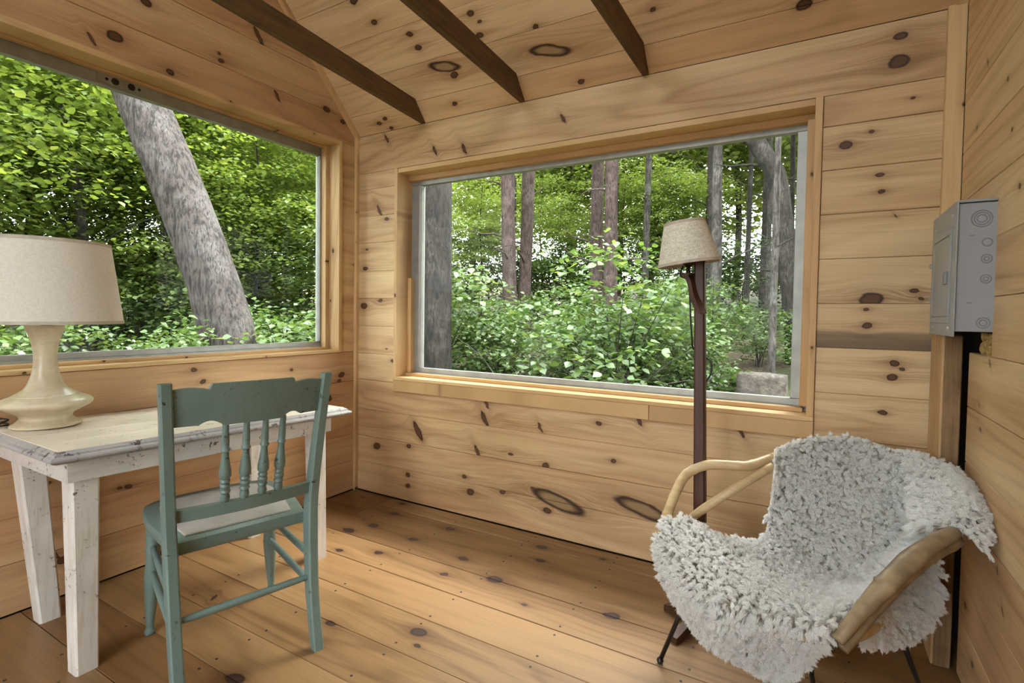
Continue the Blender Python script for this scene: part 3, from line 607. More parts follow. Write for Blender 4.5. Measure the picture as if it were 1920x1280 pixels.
def shade(root, r0, r1, z0, z1, mat, band, tilt=None, n=64):
    q = MB(); vs = []; fs = []
    pr = [(r0,z0),(r1,z1),(r1-.0025,z1),(r0-.0025,z0)]
    for r,z in pr: vs += [(r*math.cos(2*PI*j/n), r*math.sin(2*PI*j/n), z) for j in range(n)]
    for i in range(4):
        for j in range(n): a,b_ = i*n+j,i*n+(j+1)%n; c,d = ((i+1)%4)*n+(j+1)%n,((i+1)%4)*n+j; fs.append((a,b_,c,d))
    o = auto(q.add(vs,fs).build('shade', M[mat], root))
    for r,z,s in ((r0,z0,1),(r1,z1,-1)):
        k = (r1-r0)/(z1-z0); dz = .009*s
        vs = []; fs = []
        for rr,zz in ((r+.0012,z-.0015*s),(r+.0012+k*dz,z+dz),(r-.0037+k*dz,z+dz),(r-.0037,z-.0015*s)): vs += [(rr*math.cos(2*PI*j/n), rr*math.sin(2*PI*j/n), zz) for j in range(n)]
        for i in range(4):
            for j in range(n): fs.append((i*n+j,i*n+(j+1)%n,((i+1)%4)*n+(j+1)%n,((i+1)%4)*n+j))
        auto(MB().add(vs,fs).build('binding', M[band], o))
    return o
shade(tl, .222, .186, .357, .637, 'shade_cream', 'shade_band')
q = MB()
for k in range(3): t_ = 2*PI*k/3+.4; q.tube([(.018*math.cos(t_),.018*math.sin(t_),.43),(.10*math.cos(t_),.10*math.sin(t_),.60),(.185*math.cos(t_),.185*math.sin(t_),.632)],.0018,6)
q.build('shade_spider', M['brass'], tl)
q = MB(); pts = []
for i in range(140):
    t_ = i/139*6*PI; pts.append((LX-.10+.045*math.cos(t_)+.01*math.sin(t_*.37), LYY-.105+.03*math.sin(t_), LZ+.006+.016*(.5+.5*math.sin(t_*.43+1))))
cd = MB().tube(pts,.003,8).build('lamp_cord', M['cord'], None, True); tag(cd, 'dark coiled power cord lying behind the ceramic lamp', 'cord')
# ---------------------------------------------------------------- teal chair
co_,cw,cb = Vector((.5985,-1.2465,0)),Vector((.258,.966,0)),Vector((.966,-.258,0))
CR = (co_+cb*.23+cw*-.02); ch = empty('dining_chair', CR); tag(ch, 'worn teal painted wooden chair with a pale seat pad, facing the desk', 'chair')
def cp(w,b_,z): v = co_+cw*w+cb*b_; return Vector((v.x,v.y,z))-CR
def cadd(mb, name, mat='teal', smooth=40, parent=ch):
    o = mb.build(name, M[mat], parent)
    if smooth: auto(o, smooth)
    return o
def post(pts, ww, dd):
    # rectangular post swept through (w,b,z) points
    q = MB(); vs = []; P = catmull(pts, 18); c = .005
    for i,(w,b_,z) in enumerate(P):
        f = i/(len(P)-1); a = ww[0]+(ww[1]-ww[0])*f; d = dd[0]+(dd[1]-dd[0])*math.sin(PI*min(f*1.6,1)); d = max(d, dd[1]) if False else dd[0]*(1-abs(f-.38)*.75)+.0
        for x,y in ((-a+c,-d),(a-c,-d),(a,-d+c),(a,d-c),(a-c,d),(-a+c,d),(-a,d-c),(-a,-d+c)): vs.append(cp(w+x,b_+y,z))
    n = len(P); fs = [tuple(range(8))[::-1],tuple(range((n-1)*8,n*8))]+[(k*8+i,k*8+(i+1)%8,k*8+8+(i+1)%8,k*8+8+i) for k in range(n-1) for i in range(8)]
    return q.add(vs,fs)
def post_b(side, z): # path of the rear posts
    zz = [0,.2,.43,.55,.75,.93]; bb = [.468,.437,.425,.437,.478,.520]; ww_ = [.176,.172,.172,.174,.178,.182] if side > 0 else [-.222,-.226,-.232,-.238,-.25,-.262]
    return np.interp(z,zz,ww_), np.interp(z,zz,bb)
for s in (1,-1):
    pts = [(*post_b(s,z),z) for z in (0,.2,.43,.55,.75,.925)]
    q = post(pts,(.0165,.0155),(.026,.018)); 
    cadd(q,'back_post')
# crest rail
q = MB(); top = [];bot = []; N_ = 61
for i in range(N_):
    f = i/(N_-1); e = min(f,1-f)
    zt2 = .918 if e > .225 else .9045+.0045*math.sin(PI*min(1,e/.2))-(.003 if e > .2 else 0)
    zb = .795 if e > .30 else (.801 if e < .14 else .797+.015*math.sin(PI*(e-.14)/.16))
    top.append(zt2); bot.append(zb)
vs = []
for i in range(N_):
    f = i/(N_-1)
    for z in (bot[i],top[i]):
        wl_,bl_ = post_b(-1,z); wr_,br_ = post_b(1,z); w = wl_+.012+(wr_-wl_-.024)*f; b_ = bl_+(br_-bl_)*f+.022*math.sin(PI*f)-.006
        vs += [cp(w,b_-.009,z),cp(w,b_+.009,z)]
fs = [(0,1,3,2),((N_-1)*4,(N_-1)*4+2,(N_-1)*4+3,(N_-1)*4+1)]
for i in range(N_-1):
    a = i*4; b2 = a+4
    fs += [(a,b2,b2+1,a+1),(a+2,a+3,b2+3,b2+2),(a,a+2,b2+2,b2),(a+1,b2+1,b2+3,a+3)]
cadd(MB().add(vs,fs),'crest_rail',smooth=30)
# lower back rail
vs = []; N_ = 21
for i in range(N_):
    f = i/(N_-1)
    for z in (.520,.556):
        wl_,bl_ = post_b(-1,z); wr_,br_ = post_b(1,z); w = wl_+.012+(wr_-wl_-.024)*f; b_ = bl_+(br_-bl_)*f+.020*math.sin(PI*f)-.004
        vs += [cp(w,b_-.011,z),cp(w,b_+.011,z)]
fs = [(0,1,3,2),((N_-1)*4,(N_-1)*4+2,(N_-1)*4+3,(N_-1)*4+1)]
for i in range(N_-1):
    a = i*4; b2 = a+4; fs += [(a,b2,b2+1,a+1),(a+2,a+3,b2+3,b2+2),(a,a+2,b2+2,b2),(a+1,b2+1,b2+3,a+3)]
cadd(MB().add(vs,fs),'back_rail')
def along(mb, A, B, prof, n=14):
    A,B = Vector(A),Vector(B); L = (B-A).length; return mb.lathe([(r,h*L) for r,h in prof], n, A, (B-A))
spin = [(.008,0),(.012,.03),(.014,.07),(.011,.12),(.015,.15),(.011,.175),(.013,.19),(.0145,.225),(.0105,.25),(.0145,.275),(.0135,.29),(.011,.305),(.0165,.34),(.0165,.40),(.0125,.50),(.0095,.60),(.0095,.645),(.013,.66),(.013,.675),(.010,.69),(.0105,.76),(.009,.9),(.0085,1)]
for w in (-.098,-.045,.006,.056):
    f = (w+.235)/.40; zlo,zhi = .552,.800
    A = cp(w, post_b(1,zlo)[1]+.018*math.sin(PI*f)-.004, zlo); f2 = f; wt = w*1.06-.006
    B = cp(wt, post_b(1,zhi)[1]+.02*math.sin(PI*f2)-.006, zhi); cadd(along(MB(),A,B,spin),'spindle')
# seat: rounded trapezoid slab with rolled edge
def seat_outline(k=0):
    c = [(-.222,.405),(-.238,.20),(-.232,.05),(-.205,-.025),(-.12,-.055),(0,-.06),(.12,-.055),(.19,-.025),(.212,.05),(.205,.2),(.165,.405)]
    P = catmull(c, 44); ctr = np.array([-.012,.18]); return [tuple(ctr+(p-ctr)*(1-k)) for p in P]
layers = [(.07,.405),(.015,.412),(.0,.424),(.0,.436),(.015,.446),(.05,.450)]
vs = []; fs = []; n = 44
for k,z in layers: vs += [cp(w,b_,z) for w,b_ in seat_outline(k)]
for i in range(len(layers)-1):
    for j in range(n): fs.append((i*n+j,i*n+(j+1)%n,(i+1)*n+(j+1)%n,(i+1)*n+j))
fs += [tuple(range(n))[::-1],tuple(range((len(layers)-1)*n,len(layers)*n))]
cadd(MB().add(vs,fs),'seat')
vs = []; fs = []; lay = [(.20,.4495),(.195,.4525),(.205,.4555),(.33,.4575),(.6,.458)]
for k,z in lay: vs += [cp(w-.002,b_+.012,z) for w,b_ in seat_outline(k)]
for i in range(len(lay)-1):
    for j in range(n): fs.append((i*n+j,i*n+(j+1)%n,(i+1)*n+(j+1)%n,(i+1)*n+j))
fs += [tuple(range((len(lay)-1)*n,len(lay)*n))]
cadd(MB().add(vs,fs),'seat_pad','pad')
leg = [(.014,0),(.016,.012),(.017,.03),(.013,.05),(.012,.07),(.015,.16),(.019,.30),(.022,.44),(.023,.52),(.020,.60),(.021,.70),(.023,.74),(.021,.78),(.022,.86),(.023,1)]
for s,(fw,fb),(tw,tb) in ((1,(.203,-.005),(.178,.03)),(-1,(-.205,-.005),(-.196,.03))): cadd(along(MB(),cp(fw,fb,0),cp(tw,tb,.412),leg,18),'front_leg')
st1 = [(.007,0),(.009,.1),(.011,.25),(.009,.30),(.012,.32),(.009,.34),(.009,.40),(.0125,.5),(.009,.60),(.009,.66),(.012,.68),(.009,.70),(.011,.75),(.009,.9),(.007,1)]
cadd(along(MB(),cp(-.195,.01,.275),cp(.19,.01,.275),st1),'stretcher')
rod = [(.0075,0),(.0105,.12),(.0115,.5),(.0105,.88),(.0075,1)]
for z1_,z2_ in ((.315,.300),(.225,.205)):
    for s in (1,-1):
        fw = (.185,.016) if s > 0 else (-.2,.016); pw,pb = post_b(s,z2_)
        cadd(along(MB(),cp(fw[0],fw[1],z1_),cp(pw,pb,z2_),rod),'stretcher')
a,b_ = post_b(-1,.235),post_b(1,.235); cadd(along(MB(),cp(a[0],a[1],.235),cp(b_[0],b_[1],.235),rod),'stretcher')
# ---------------------------------------------------------------- floor lamp
FLX,FLY = 2.172,-.41
ff = empty('floor_lamp', (FLX,FLY,0)); tag(ff, 'dark wooden floor lamp with linen shade before the wide window', 'lamp')
# square tapering pole, leaning a little to the left
def lp(z): return -.032*z/1.3, .004*z
vs = []; zz = [.02,.5,1.0,1.33]
for z in zz:
    dx,dy = lp(z); r = .0215-.004*z/1.33; c = .004
    vs += [(dx+x*r+sx*0,dy+y*r,z) for x,y in ((-.7,-1),(.7,-1),(1,-.7),(1,.7),(.7,1),(-.7,1),(-1,.7),(-1,-.7)) for sx in (0,)]
fs = [tuple(range(8))[::-1],tuple(range(24,32))]+[(k*8+i,k*8+(i+1)%8,k*8+8+(i+1)%8,k*8+8+i) for k in range(3) for i in range(8)]
MB().add(vs,fs).build('pole', M['lamp_wood'], ff)
# cross feet
for k in range(4):
    t_ = PI/4+k*PI/2+.35; d = Vector((math.cos(t_),math.sin(t_),0)); n_d = Vector((-d.y,d.x,0))
    pr = [(.0,.025),(.0,.075),(.06,.055),(.13,.028),(.15,.022),(.15,.0),(.115,.0),(.10,.012),(.04,.02)]
    vs = [d*a+n_d*s*.014+Vector((0,0,z)) for s in (-1,1) for a,z in pr]; m = len(pr)
    MB().add(vs,[tuple(range(m)),tuple(range(m,2*m))[::-1]]+[(i,i+m,(i+1)%m+m,(i+1)%m) for i in range(m)]).build('foot', M['lamp_wood'], ff)
# S-shaped bracket carrying the socket
dx0,dy0 = lp(1.15)
path = [(-.052,1.268),(-.040,1.262),(-.028,1.242),(-.020,1.21),(-.008,1.175),(.008,1.148),(.020,1.132)]
P = catmull(path, 22); vs = []
dirx = Vector((.92,-.39,0))
for i,(a,z) in enumerate(P):
    th = .0165 if i < 14 else .0165*(1-(i-14)/9)+.003
    T = P[min(i+1,21)]-P[max(i-1,0)]; T = T/np.linalg.norm(T); nx,nz = T[1],-T[0]
    for s in (-1,1):
        for k in (-1,1):
            vs.append(Vector((dx0,dy0-.03,0))+dirx*(a+nx*th*.5*k)+Vector((.39,.92,0))*(s*.019)+Vector((0,0,z+nz*th*.5*k)))
fs = [(0,1,3,2),(84,86,87,85)]
for i in range(21):
    a = i*4; b2 = a+4; fs += [(a,b2,b2+1,a+1),(a+2,a+3,b2+3,b2+2),(a,a+2,b2+2,b2),(a+1,b2+1,b2+3,a+3)]
auto(MB().add(vs,fs).build('bracket', M['lamp_wood'], ff), 50)
sc = Vector((dx0,dy0-.03,0))+dirx*-.045; sc.z = 1.272
auto(MB().lathe([(.024,-.004),(.024,.002),(.008,.006),(.006,.022),(.012,.028),(.019,.034),(.020,.062),(.016,.066),(.016,.10)],18,base=sc).build('socket', M['brass'], ff))
sh = shade(ff, .108, .070, 0, .150, 'shade_linen', 'shade_band'); sh.location = sc+Vector((.002,0,.036)); sh.rotation_euler = (math.radians(3),math.radians(-7),0)
bulb = auto(MB().lathe([(.012,0),(.014,.012),(.026,.04),(.029,.06),(.022,.082),(.004,.092)],18,base=sc+Vector((0,0,.098))).build('bulb', simple('bulb_glass',(.8,.78,.72),.2), ff))
pts = catmull([sc+Vector((-.018,0,.03)),sc+Vector((-.026,-.005,-.005)),sc+Vector((.0,.01,-.03)),Vector((dx0-.028,dy0-.02,1.12)),Vector((dx0-.022,dy0-.02,1.05)),Vector((dx0-.02,dy0+.02,1.0)),Vector((dx0+.035,dy0+.02,.965)),Vector((dx0+.04,dy0+.01,.92)),Vector((dx0+.022,dy0+.022,.88)),Vector((dx0+.01,dy0+.026,.80)),Vector((.0,.028,.4)),Vector((.01,.03,.09))],60)
MB().tube(pts,.0032,8).build('cord', M['cord'], ff, True)
SK1 = [[(2.398,-0.376,0.675),(2.481,-0.288,0.705),(2.607,-0.243,0.720),(2.765,-0.284,0.690),(2.889,-0.332,0.650)],
 [(2.396,-0.400,0.575),(2.501,-0.321,0.590),(2.640,-0.269,0.600),(2.794,-0.295,0.590),(2.889,-0.441,0.580)],
 [(2.381,-0.375,0.455),(2.505,-0.353,0.455),(2.640,-0.335,0.460),(2.765,-0.335,0.470),(2.832,-0.481,0.505)],
 [(2.360,-0.446,0.380),(2.494,-0.440,0.360),(2.609,-0.469,0.350),(2.684,-0.526,0.370),(2.723,-0.629,0.440)],
 [(2.243,-0.554,0.400),(2.379,-0.551,0.350),(2.497,-0.586,0.330),(2.576,-0.667,0.350),(2.635,-0.774,0.400)],
 [(2.124,-0.598,0.460),(2.262,-0.717,0.380),(2.386,-0.801,0.365),(2.489,-0.828,0.365),(2.569,-0.884,0.390)],
 [(2.090,-0.691,0.420),(2.206,-0.817,0.360),(2.328,-0.872,0.345),(2.443,-0.873,0.345),(2.563,-0.899,0.370)],
 [(2.112,-0.730,0.330),(2.206,-0.767,0.250),(2.323,-0.809,0.230),(2.428,-0.781,0.220),(2.533,-0.826,0.280)],
 [(2.163,-0.677,0.270),(2.234,-0.717,0.160),(2.341,-0.711,0.120),(2.426,-0.706,0.100),(2.492,-0.749,0.160)]]
SK2 = [[(2.731,-0.554,0.430),(2.780,-0.484,0.440),(2.818,-0.466,0.450)],
 [(2.690,-0.597,0.380),(2.770,-0.485,0.360),(2.834,-0.432,0.370)],
 [(2.641,-0.704,0.350),(2.729,-0.583,0.310),(2.823,-0.462,0.310)],
 [(2.619,-0.773,0.340),(2.714,-0.621,0.280),(2.797,-0.507,0.270)],
 [(2.619,-0.766,0.300),(2.697,-0.631,0.250),(2.753,-0.549,0.240)]]
SK3 = [[(2.760,-0.262,0.692),(2.842,-0.291,0.676),(2.885,-0.325,0.655),(2.906,-0.405,0.615)],
 [(2.770,-0.315,0.660),(2.842,-0.400,0.655),(2.878,-0.470,0.640),(2.902,-0.531,0.600)],
 [(2.775,-0.390,0.590),(2.835,-0.500,0.620),(2.868,-0.570,0.612),(2.898,-0.600,0.570)],
 [(2.765,-0.500,0.520),(2.815,-0.585,0.575),(2.862,-0.620,0.570),(2.888,-0.632,0.540)]]
ARM_L = [(2.091, -0.604, 0.455), (2.102, -0.531, 0.515), (2.122, -0.469, 0.565), (2.177, -0.445, 0.6), (2.24, -0.43, 0.61), (2.316, -0.431, 0.615), (2.382, -0.34, 0.635)]
ARM_L = [(2.085,-.640,.40),(2.091,-.604,.455),(2.102,-.531,.515),(2.122,-.469,.565),(2.177,-.445,.60),(2.24,-.43,.61),(2.316,-.415,.615),(2.382,-.345,.635)]
ROD_L = [(2.11,-.50,.37),(2.154,-.488,.43),(2.23,-.476,.50),(2.297,-.455,.555),(2.387,-.375,.615)]
ARM_R = [(2.568,-.915,.36),(2.588,-.895,.385),(2.623,-.855,.425),(2.668,-.811,.475),(2.72,-.759,.525),(2.769,-.701,.555),(2.828,-.62,.572)]
# ---------------------------------------------------------------- rattan hoop chair
AC = Vector((2.46,-.58,0)); ac = empty('rattan_armchair', AC); tag(ac, 'low rattan hoop armchair on thin black legs in the right corner', 'chair')
def av(pts): return [Vector(p)-AC for p in pts]
def aadd(q, name, mat, smooth=True): return q.build(name, M[mat], ac, smooth)
def cane(pts, r, name, mat, n=70, nodes=6, flat=1, sd=1):
    P = catmull(av(pts), n); rg = random.Random(sd); nd = sorted(rg.random() for _ in range(nodes))
    L = np.concatenate([[0],np.cumsum(np.linalg.norm(np.diff(P,axis=0),axis=1))]); L /= L[-1]
    r = np.interp(L,np.linspace(0,1,len(r)),r) if hasattr(r,'__len__') else [r]*n
    rad = [r[int(l*(n-1)+.5)]*(1+.10*sum(math.exp(-((l-k)/.012)**2) for k in nd)+.03*math.sin(l*23)) for l in L]
    return aadd(MB().tube(P,rad,14,flat=flat), name, mat)
BACK = [(2.382,-.345,.635),(2.47,-.25,.655),(2.60,-.205,.665),(2.74,-.235,.655),(2.84,-.33,.635),(2.868,-.46,.605),(2.84,-.585,.58)]
cane(ARM_L,.0165,'arm_rail','rattan',sd=1); cane(ROD_L,.0145,'arm_strut','rattan',sd=2)
cane(BACK,.016,'back_rail','rattan',sd=3)
cane(ARM_R,(.015,.021,.025,.026,.024,.021,.019),'arm_rail','rattan_dark',flat=.85,sd=4); cane([tuple(np.array(p)+np.array((.010,.020,-.026))) for p in ARM_R],.017,'arm_strut','rattan_dark',sd=5)
SEATR = [(2.10,-.60,.345),(2.22,-.76,.325),(2.40,-.85,.315),(2.56,-.87,.335),(2.66,-.72,.325),(2.70,-.52,.315),(2.60,-.36,.315),(2.42,-.34,.325),(2.25,-.42,.335),(2.10,-.60,.345)]
cane(SEATR,.013,'seat_ring','rattan',n=90,sd=6)
for i,(a,b_) in enumerate((((2.42,-.34,.325),(2.55,-.215,.66)),((2.60,-.36,.315),(2.70,-.222,.66)),((2.70,-.52,.315),(2.855,-.42,.61)))): cane([a,tuple((np.array(a)+np.array(b_))/2+np.array((.01,.02,-.01))),b_],.009,'back_cane','rattan',n=16,nodes=2,sd=7+i)
for i in range(7):
    t_ = (i+1)/8; a = np.array((2.13+.10*t_*0,-.62+.0*t_,.338)); 
    x_ = 2.16+.46*t_; cane([(x_,-.44-.02*math.sin(t_*3),.322),(x_+.0,-.62,.300),(x_-.02,-.78-.06*math.sin(PI*t_),.318)],.006,'seat_cane','rattan',n=12,nodes=1,sd=20+i)
for i,(tp,ft) in enumerate((((2.205,-.640,.322),(2.098,-.676,.011)),((2.50,-.80,.312),(2.536,-.668,.011)),((2.705,-.60,.316),(2.812,-.505,.011)),((2.50,-.40,.312),(2.52,-.20,.011)))):
    tp,ft = Vector(tp)-AC,Vector(ft)-AC
    lg = aadd(MB().tube([tp,ft],.0072,12),'leg','black_iron'); 
    bl = MB().lathe([(.003,-.011),(.009,-.007),(.0112,0),(.009,.007),(.004,.011)],16).build('ball_foot', M['black_iron'], lg, True); bl.location = ft
# ---------------------------------------------------------------- sheepskin
shp = empty('sheepskin_throw', AC+Vector((0,0,.33))); tag(shp, 'thick white sheepskin draped over the rattan armchair', 'sheepskin')
def up2(G, nu, nv):
    G = np.array(G); A = np.stack([catmull(G[i], nv) for i in range(len(G))]); return np.stack([catmull(A[:,j], nu) for j in range(nv)],1)
camp = np.array(co.location) if False else np.array((2.5087,-2.363,1.1213))
def normals(A):
    du = np.gradient(A,axis=0); dv = np.gradient(A,axis=1); n = np.cross(du,dv); n /= np.linalg.norm(n,axis=2,keepdims=True)+1e-9
    s = np.sign(np.sum(n*(camp-A))); return n*s
nr = np.random.default_rng(5)
patches = []
for G,nu,nv in ((SK1,72,44),(SK2,28,20),(SK3,24,22)):
    A = up2(G,nu,nv); patches.append((A,normals(A)))
hv = []; hf = []
for A,Nn in patches:
    nu,nv = A.shape[:2]; b0 = len(hv)
    for L in (0,1): hv += [tuple(p) for p in (A-Nn*(.004+.007*L)).reshape(-1,3)]
    m = nu*nv; I = lambda i,j,L: b0+L*m+i*nv+j
    for i in range(nu-1):
        for j in range(nv-1):
            hf.append((I(i,j,0),I(i+1,j,0),I(i+1,j+1,0),I(i,j+1,0))); hf.append((I(i,j,1),I(i,j+1,1),I(i+1,j+1,1),I(i+1,j,1)))
    for i in range(nu-1): hf.append((I(i,0,0),I(i,0,1),I(i+1,0,1),I(i+1,0,0))); hf.append((I(i,nv-1,0),I(i+1,nv-1,0),I(i+1,nv-1,1),I(i,nv-1,1)))
    for j in range(nv-1): hf.append((I(0,j,0),I(0,j+1,0),I(0,j+1,1),I(0,j,1))); hf.append((I(nu-1,j,0),I(nu-1,j,1),I(nu-1,j+1,1),I(nu-1,j+1,0)))
o0 = np.array(shp.location)
M['hide'] = simple('sheep_hide', (.80,.76,.68), .9)
hd = link('hide', mesh('hide', [tuple(np.array(v)-o0) for v in hv], hf, True), M['hide'], shp)
# fleece: curled locks of wool
NP_ = 5; allp = []
for A,Nn in patches:
    nu,nv = A.shape[:2]; d1 = np.linalg.norm(np.diff(A,axis=0),axis=2)[:,:-1]; d2 = np.linalg.norm(np.diff(A,axis=1),axis=2)[:-1]
    ar = d1*d2; tot = ar.sum(); nl = int(tot/(.0092**2)); pr = (ar/tot).ravel(); c = nr.choice(len(pr), nl, p=pr)
    def samp(i, j):
        i = np.clip(i,0,nu-1.001); j = np.clip(j,0,nv-1.001); i0 = i.astype(int); j0 = j.astype(int); fi = (i-i0)[:,None]; fj = (j-j0)[:,None]
        f = lambda Q: (Q[i0,j0]*(1-fi)+Q[i0+1,j0]*fi)*(1-fj)+(Q[i0,j0+1]*(1-fi)+Q[i0+1,j0+1]*fi)*fj
        return f(A),f(Nn)
    ci = c//(nv-1)+nr.random(nl); cj = c%(nv-1)+nr.random(nl); P0,N0 = samp(ci,cj)
    dwn = np.tile(np.array((0,0,-1.0)),(nl,1)); fl_ = dwn*.45+nr.normal(0,.42,(nl,3))+np.array((-.1,-.2,0))
    # edges fan outward
    eu = (cj/(nv-1)-.5)*2; ev = (ci/(nu-1)-.5)*2
    dv = np.gradient(A,axis=1)[np.clip(ci.astype(int),0,nu-1),np.clip(cj.astype(int),0,nv-1)]; dv /= np.linalg.norm(dv,axis=1,keepdims=True)
    du = np.gradient(A,axis=0)[np.clip(ci.astype(int),0,nu-1),np.clip(cj.astype(int),0,nv-1)]; du /= np.linalg.norm(du,axis=1,keepdims=True)
    fl_ += dv*(np.sign(eu)*np.abs(eu)**10*.8)[:,None]+du*(np.sign(ev)*np.abs(ev)**12*.8)[:,None]
    dr_ = N0*.85+fl_*.75; dr_ /= np.linalg.norm(dr_,axis=1,keepdims=True)
    ln_ = nr.uniform(.018,.029,nl); tip = P0+dr_*ln_[:,None]-np.array((0,0,.003))
    ph = nr.uniform(0,2*PI,nl); HP = 34
    r_ = .0060*np.sqrt(nr.random((nl,HP))); an = nr.uniform(0,2*PI,(nl,HP))
    t1 = np.cross(N0,nr.normal(size=(nl,3))); t1 /= np.linalg.norm(t1,axis=1,keepdims=True); t2 = np.cross(N0,t1)
    root = P0[:,None]+t1[:,None]*(r_*np.cos(an))[...,None]+t2[:,None]*(r_*np.sin(an))[...,None]-N0[:,None]*.002
    tp_ = tip[:,None]+(root-P0[:,None])*.5+nr.normal(0,.0022,(nl,HP,3))
    pts = []
    for k in range(NP_):
        f = k/(NP_-1); bow = N0[:,None]*(.006*math.sin(PI*f)); cl = .0022*f
        q = root*(1-f)+tp_*f+bow+(t1*np.cos(ph+f*6.5)[:,None]+t2*np.sin(ph+f*6.5)[:,None])[:,None]*cl
        pts.append(q)
    allp.append(np.stack(pts,2).reshape(-1,NP_,3))
allp = np.concatenate(allp)-o0; nh = len(allp)
hc = bpy.data.hair_curves.new('fleece'); hc.add_curves([NP_]*nh)
hc.points.foreach_set('position', allp.reshape(-1).astype(np.float32))
rd = np.tile(np.array([.00055,.0006,.0006,.00045,.00018]),nh).astype(np.float32); hc.points.foreach_set('radius', rd)
tw = NT('white_wool'); inf = tw.n('HairInfo'); wc = tw.mix(inf.outputs['Random'], (.95,.94,.925), (.88,.865,.84)); wc = tw.mix(tw.ramp(inf.outputs['Intercept'],.62,.05), wc, (.66,.62,.56))  # roots coloured darker to imitate shade between the locks
d_ = tw.n('BsdfDiffuse', {'Color':wc}); t_ = tw.n('BsdfTranslucent', {'Color':wc}); mx = tw.n('MixShader', (.35,d_.outputs[0],t_.outputs[0])); tw.nt.links.new(mx.outputs[0], tw.out.inputs[0])
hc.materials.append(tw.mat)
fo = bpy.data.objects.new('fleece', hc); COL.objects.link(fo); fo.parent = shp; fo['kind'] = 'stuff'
# ---------------------------------------------------------------- forest outside
fr = np.random.default_rng(11)
def gz(x, y):
    # ground height: level by the cabin, rising gently into the woods
    d = max(0, y-.5, -x-.6); return -.28+min(3.2, .098*max(0,d-.5)**1.12)+.05*math.sin(x*1.3)*math.cos(y*1.1)
nx,ny = 60,60; xs = np.linspace(-34,26,nx); ysg = np.linspace(-30,36,ny)
vs = [(x,y,gz(x,y) if not (-.4 < x < 3.4 and -4.2 < y < .4) else -.32) for x in xs for y in ysg]
fs = [(i*ny+j,(i+1)*ny+j,(i+1)*ny+j+1,i*ny+j+1) for i in range(nx-1) for j in range(ny-1)]
tg = NT('forest_litter'); c = tg.coord(); a = tg.noise(c,.9,4); b_ = tg.noise(c,16,4,.7); l = tg.noise(c,40,3,.6)
cc = tg.mix(tg.ramp(b_,.35,.65),(.06,.04,.024),(.16,.115,.07)); cc = tg.mix(tg.m('MULTIPLY',tg.ramp(a,.42,.6),tg.ramp(l,.35,.6)),cc,(.04,.075,.018))
M['litter'] = tg.done(cc,.95,bump=b_,bstr=1,bdist=.04)
g = link('ground', mesh('ground',vs,fs,True), M['litter']); tag(g,'brown leaf litter forest floor outside the windows','ground',kind='structure')
def leafmat(name, a, b, c, trans=.5):
    t = NT(name); r = t.n('NewGeometry').outputs['Random Per Island']; ob = t.rnd()
    col = t.mix(t.ramp(r,.0,.6), a, b); col = t.mix(t.ramp(r,.75,1.0), col, c); col = t.mix(t.m('MULTIPLY',ob,.35), col, b)
    bk = t.n('NewGeometry').outputs['Backfacing']; col = t.mix(t.m('MULTIPLY',bk,.35), col, [min(1,x*1.2+.02) for x in b])
    d = t.n('BsdfDiffuse', {'Color':col}); tr = t.n('BsdfTranslucent', {'Color':t.mix(1.0,col,(1.0,.97,.5),'MULTIPLY')}); m1 = t.n('MixShader',(trans,d.outputs[0],tr.outputs[0]))
    gl = t.n('BsdfGlossy', {'Color':(1,1,1,1),'Roughness':.42}); m2 = t.n('MixShader',(.05,m1.outputs[0],gl.outputs[0]))
    t.nt.links.new(m2.outputs[0],t.out.inputs[0]); return t.mat
M['leaf_shrub'] = leafmat('shrub_leaves',(.065,.125,.045),(.125,.20,.065),(.24,.31,.12),.5)
M['leaf_maple'] = leafmat('maple_leaves',(.12,.19,.045),(.22,.30,.075),(.37,.43,.14),.58)
M['leaf_far'] = leafmat('far_leaves',(.14,.20,.06),(.26,.33,.10),(.40,.46,.20),.58)
M['leaf_pine'] = leafmat('needle_sprays',(.05,.095,.035),(.09,.145,.05),(.14,.20,.085),.3)
def bark(name, a, b, c, sx=9, sz=2.2, moss=0):
    t = NT(name); sp = t.n('SeparateXYZ',(t.coord(),)); v = t.xyz(t.m('MULTIPLY',sp.outputs[0],sx),t.m('MULTIPLY',sp.outputs[1],sx),t.m('MULTIPLY',sp.outputs[2],sz))
    f1 = t.noise(v,2.6,6,.7,.5); f2 = t.noise(v,6,4,.7); lp_ = t.noise(t.coord(),2.6,4,.6)
    col = t.mix(t.ramp(f1,.40,.60),b,a); col = t.mix(t.m('MULTIPLY',t.ramp(lp_,.48,.62),t.ramp(f2,.4,.6)),col,c)
    if moss: col = t.mix(t.m('MULTIPLY',t.ramp(t.m('ADD',t.m('MULTIPLY',sp.outputs[1],1.6),f2),.62,.95),.75),col,(.10,.085,.035))
    return t.done(col,.9,bump=f1,bstr=.9,bdist=.03)
M['bark_big'] = bark('rough_grey_bark',(.088,.068,.062),(.013,.0095,.008),(.135,.122,.116),16,3.4,1)
M['bark_red'] = bark('reddish_pine_bark',(.10,.064,.056),(.038,.023,.02),(.15,.11,.10))
M['bark_dark'] = bark('dark_thin_bark',(.038,.030,.026),(.014,.011,.009),(.078,.067,.058))
M['bark_pale'] = bark('mottled_pale_bark',(.092,.08,.07),(.026,.021,.018),(.17,.155,.14))
